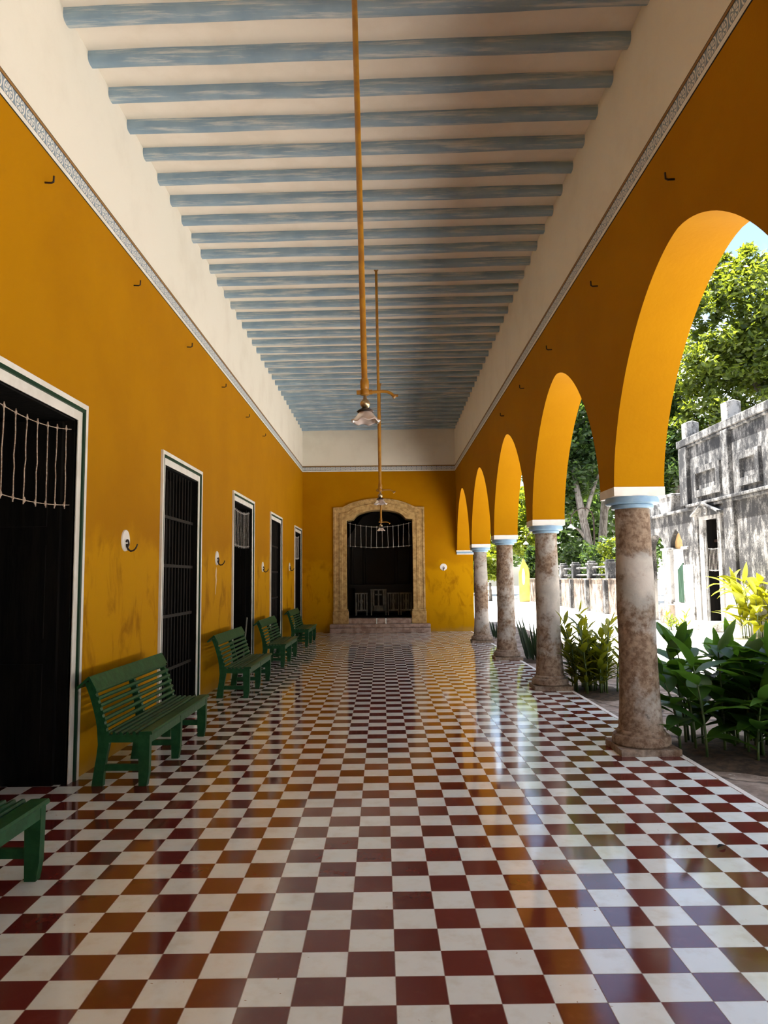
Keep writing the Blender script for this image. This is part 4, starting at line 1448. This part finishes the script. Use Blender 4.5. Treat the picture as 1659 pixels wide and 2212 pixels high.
o = canna(10.3, 16.4, GZ, 0.45, 12, 0.7, 1.55, 12, 0.95, 0.26, M['l_yellow'], droop=1.5, leaves=(4, 6), upness=1.3, name='heliconia_plant', wave=0.0)
o.location.x -= 0.55
tag(o, 'bright yellow long-leaved plant in the sun before the grey building', 'plant')
o = canna(8.9, 19.6, GZ, 0.35, 12, 0.15, 0.5, 14, 0.32, 0.06, M['l_lime'], droop=0.5, leaves=(3, 5), upness=1.2, name='garden_plant', wave=0.0)
tag(o, 'small lime-green clump in the sun by the white pillar base', 'plant')


# ================================================================== TREES
def leaf_mass(name, blobs, n, size, mat, parent, seed):
    """many small bent leaves spread through overlapping ellipsoids (cx, cy, cz, rx, ry, rz)"""
    rg = np.random.default_rng(seed)
    vol = np.array([b[3] * b[4] * b[5] for b in blobs]) ** 0.75
    cnt = (n * vol / vol.sum()).astype(int)
    C_ = []
    for b, k in zip(blobs, cnt):
        d = rg.normal(size=(k, 3))
        d /= np.linalg.norm(d, axis=1, keepdims=True)
        r_ = rg.random(k) ** 0.45
        # clumped: pull towards sub-centres
        sub = rg.normal(size=(max(6, k // 60), 3))
        sub /= np.linalg.norm(sub, axis=1, keepdims=True)
        sub *= (rg.random(len(sub)) ** 0.35)[:, None]
        p_ = d * r_[:, None]
        idx = rg.integers(0, len(sub), k)
        p_ = 0.27 * p_ + 0.88 * sub[idx]
        C_.append(p_ * np.array(b[3:6]) + np.array(b[0:3]))
    C_ = np.concatenate(C_)
    k = len(C_)
    a = rg.normal(size=(k, 3))
    a[:, 2] *= 0.6
    a /= np.linalg.norm(a, axis=1, keepdims=True)
    b = np.cross(a, rg.normal(size=(k, 3)))
    b /= np.linalg.norm(b, axis=1, keepdims=True)
    c = np.cross(a, b)
    s = size * (0.6 + 0.8 * rg.random(k))[:, None]
    P0 = C_ - a * s
    P1 = C_ + b * s * 0.42 + c * s * 0.12
    P2 = C_ + a * s
    P3 = C_ - b * s * 0.42 + c * s * 0.12
    V = np.stack([P0, P1, P2, P3], 1).reshape(-1, 3)
    off = Vector((0, 0, 0))
    if parent is not None:
        off = parent.location
    V = V - np.array(off)
    me = bpy.data.meshes.new(name)
    me.vertices.add(len(V))
    me.vertices.foreach_set('co', V.astype(np.float32).ravel())
    tri = np.arange(len(V)).reshape(-1, 4)
    loops = tri.ravel()
    me.loops.add(len(loops))
    me.loops.foreach_set('vertex_index', loops.astype(np.int32))
    me.polygons.add(k)
    me.polygons.foreach_set('loop_start', (np.arange(k) * 4).astype(np.int32))
    me.polygons.foreach_set('loop_total', np.full(k, 4, dtype=np.int32))
    me.materials.append(mat)
    me.update(calc_edges=True)
    me.validate()
    o_ = bpy.data.objects.new(name, me)
    COL.objects.link(o_)
    o_.parent = parent
    return o_


def tree(x, y, trunk, branches, blobs, n, size, mat, seed, lb, name='tree'):
    root = empty(name, (x, y, GZ))
    tag(root, lb, 'tree', 'trees beyond the courtyard')
    m_ = MB()
    m_.tube(trunk[0], trunk[1], 12)
    m_.build('trunk', M['bark'], root, smooth=3.2)
    for pth, rad in branches:
        m_ = MB()
        m_.tube(pth, rad, 8)
        m_.build('branch', M['bark'], root, smooth=3.2)
    leaf_mass('crown', blobs, n, size, mat, root, seed)
    return root


tree(12.1, 40.5, ([(12.25, 40.5, GZ), (12.15, 40.5, 2.5), (11.9, 40.5, 4.2), (11.6, 40.5, 5.8), (11.3, 40.7, 8.0)], [0.32, 0.28, 0.25, 0.22, 0.12]),
     [([(12.0, 40.5, 3.6), (11.5, 40.4, 4.3), (11.2, 40.3, 4.5)], [0.12, 0.09, 0.03]), ([(11.8, 40.5, 5.0), (12.3, 40.5, 6.5), (13.0, 40.7, 8.2)], [0.15, 0.12, 0.06])],
     [(11.0, 42.0, 9.5, 3.0, 2.6, 3.2), (12.8, 41.5, 8.0, 2.4, 2.4, 2.0), (10.3, 41.5, 6.4, 1.7, 1.8, 1.4), (12.2, 42.5, 12.5, 3.0, 3.0, 2.6)],
     15000, 0.19, M['l_tree'], 1, 'dark tree with a leaning pale trunk behind the garden wall')
tree(13.1, 43.0, ([(13.4, 43.0, GZ), (13.5, 43.0, 3.0), (13.8, 43.0, 6.0), (14.1, 43.0, 9.0)], [0.30, 0.27, 0.24, 0.16]),
     [([(13.7, 43.0, 5.4), (14.8, 43.0, 7.4), (15.8, 43.0, 8.8)], [0.14, 0.10, 0.05])],
     [(14.5, 44.0, 10.0, 3.2, 3.0, 3.2), (13.0, 45.0, 13.5, 3.0, 3.0, 3.0), (16.5, 45.0, 8.5, 2.5, 2.5, 2.4)],
     15000, 0.19, M['l_tree'], 2, 'dark tree with a straight upright trunk behind the garden wall')
tree(20.5, 36.0, ([(20.3, 36.0, GZ), (20.2, 36.0, 6.0), (20.6, 36.0, 9.5), (21.0, 36.0, 14.0)], [0.5, 0.42, 0.34, 0.18]),
     [([(20.5, 36.0, 9.0), (18.8, 35.8, 10.6), (17.4, 35.6, 11.0)], [0.2, 0.14, 0.06]), ([(20.7, 36.0, 11.0), (19.2, 35.7, 13.2), (18.3, 35.7, 15.0)], [0.2, 0.13, 0.05]),
      ([(20.2, 36.0, 7.0), (18.4, 35.5, 8.2), (17.2, 35.4, 9.6)], [0.16, 0.12, 0.05])],
     [(20.8, 35.0, 16.2, 3.2, 2.8, 3.0), (18.4, 35.5, 13.3, 2.6, 2.4, 2.0), (21.8, 34.5, 12.6, 2.8, 2.4, 2.2), (18.0, 35.8, 10.0, 2.4, 2.2, 1.7), (20.4, 35.0, 10.2, 2.2, 2.2, 1.4), (17.3, 36.0, 15.6, 1.4, 1.6, 1.3), (17.2, 36.5, 12.8, 2.0, 2.0, 1.8), (18.1, 36.2, 17.3, 1.7, 1.7, 1.5), (19.6, 36.0, 18.4, 1.7, 1.7, 1.3), (20.2, 36.5, 13.6, 3.0, 2.4, 2.2), (19.2, 36.5, 9.0, 2.8, 2.2, 1.6)],
     34000, 0.17, M['l_tree2'], 3, 'tall sunlit yellow-green tree rising above the grey building')
tree(16.8, 39.0, ([(16.8, 39.0, GZ), (16.9, 39.0, 5.0), (16.6, 39.0, 8.5)], [0.4, 0.34, 0.2]),
     [([(16.8, 39.0, 6.2), (17.9, 38.6, 7.4), (18.8, 38.4, 7.8)], [0.2, 0.15, 0.07])],
     [(16.2, 38.6, 8.2, 2.3, 2.2, 2.1), (18.2, 38.2, 7.4, 2.0, 2.0, 1.5), (16.0, 39.0, 11.2, 2.2, 2.2, 1.9), (15.3, 38.5, 5.5, 1.4, 1.6, 1.8), (20.6, 37.5, 6.8, 2.0, 2.0, 1.7)],
     20000, 0.17, M['l_tree'], 4, 'dark dense tree directly behind the grey building')
tree(8.6, 53.0, ([(8.6, 53.0, GZ), (8.6, 53.0, 3.0)], [0.22, 0.12]), [],
     [(9.6, 53.0, 4.4, 2.0, 2.0, 2.0), (11.4, 54.0, 6.6, 2.4, 2.2, 2.8), (8.2, 52.0, 2.4, 1.3, 1.4, 1.3), (7.6, 54.0, 4.6, 1.0, 1.2, 1.2)],
     7000, 0.22, M['l_lime'], 5, 'bright lime-green tree beyond the yellow board')
tree(7.3, 49.0, ([(7.3, 49.0, GZ), (7.3, 49.0, 1.2)], [0.14, 0.08]), [],
     [(7.2, 49.0, 2.3, 1.1, 1.1, 1.3), (6.6, 50.0, 1.2, 0.9, 1.0, 1.0)],
     3000, 0.20, M['l_lime'], 6, 'lime-green bush seen between the two farthest columns', 'bush')
tree(10.4, 48.2, ([(10.4, 48.2, GZ), (10.4, 48.2, 2.0)], [0.12, 0.07]), [],
     [(10.5, 48.2, 2.5, 1.0, 1.1, 1.5), (8.4, 48.6, 1.2, 0.5, 0.7, 1.1)],
     3500, 0.17, M['l_tree'], 7, 'dark bush just behind the pointed yellow board', 'bush')
for i, (y, z, r_, mt, lb) in enumerate(((30.6, 2.3, 1.15, 'l_tree', 'dark bush behind the garden wall nearest the grey building'),
                                        (33.6, 2.6, 1.0, 'l_tree2', 'pale green bush behind the garden wall rails'),
                                        (36.5, 2.7, 1.25, 'l_tree', 'dark green bush behind the garden wall pillars'),
                                        (40.5, 2.9, 1.4, 'l_tree', 'darkest bush behind the far stretch of garden wall'))):
    tree(11.4, y, ([(11.4, y, GZ), (11.4, y, 1.6)], [0.1, 0.06]), [], [(11.4, y, z, 1.0, r_, 1.1), (11.6, y + 0.8, z - 0.9, 0.9, r_, 0.9)], 3500, 0.12, M[mt], 20 + i, lb, 'bush')
# far backdrop of trees closing the garden
for i, (x, y, z, r_, lb) in enumerate(((9.0, 66, 6.5, 5.0, 'far tree closing the view behind the lime-green trees'),
                                       (17.0, 60, 8.0, 5.5, 'far tree behind the two pale trunks'),
                                       (25.5, 52, 8.5, 5.5, 'far tree behind the grey building roof'),
                                       (30.0, 42, 9.5, 5.0, 'far tree at the right picture edge behind the roof blocks'))):
    tree(x, y, ([(x, y, GZ), (x, y, z)], [0.4, 0.2]), [], [(x, y, z, r_, r_, z * 0.72), (x - 2, y, z * 0.45, r_ * 0.8, r_ * 0.7, z * 0.4)], 7000, 0.34, M['l_tree'], 40 + i, lb)

# two dry leaves blown onto the tiles
for x, y, a_, lb in ((1.93, 1.55, 0.5, 'small dry leaf lying on a red tile at the right part of the floor'), (2.50, 1.95, 1.9, 'tiny dark leaf on a white tile close to the floor edge')):
    m_ = MB()
    m_.leaf((x, y, 0.008), (math.cos(a_), math.sin(a_), 0.25), (0, 0, 1), 0.07, 0.03, 0.55, 6, 0.4)
    tag(m_.build('fallen_leaf', M['darkwood'], smooth=3.2), lb, 'leaf')
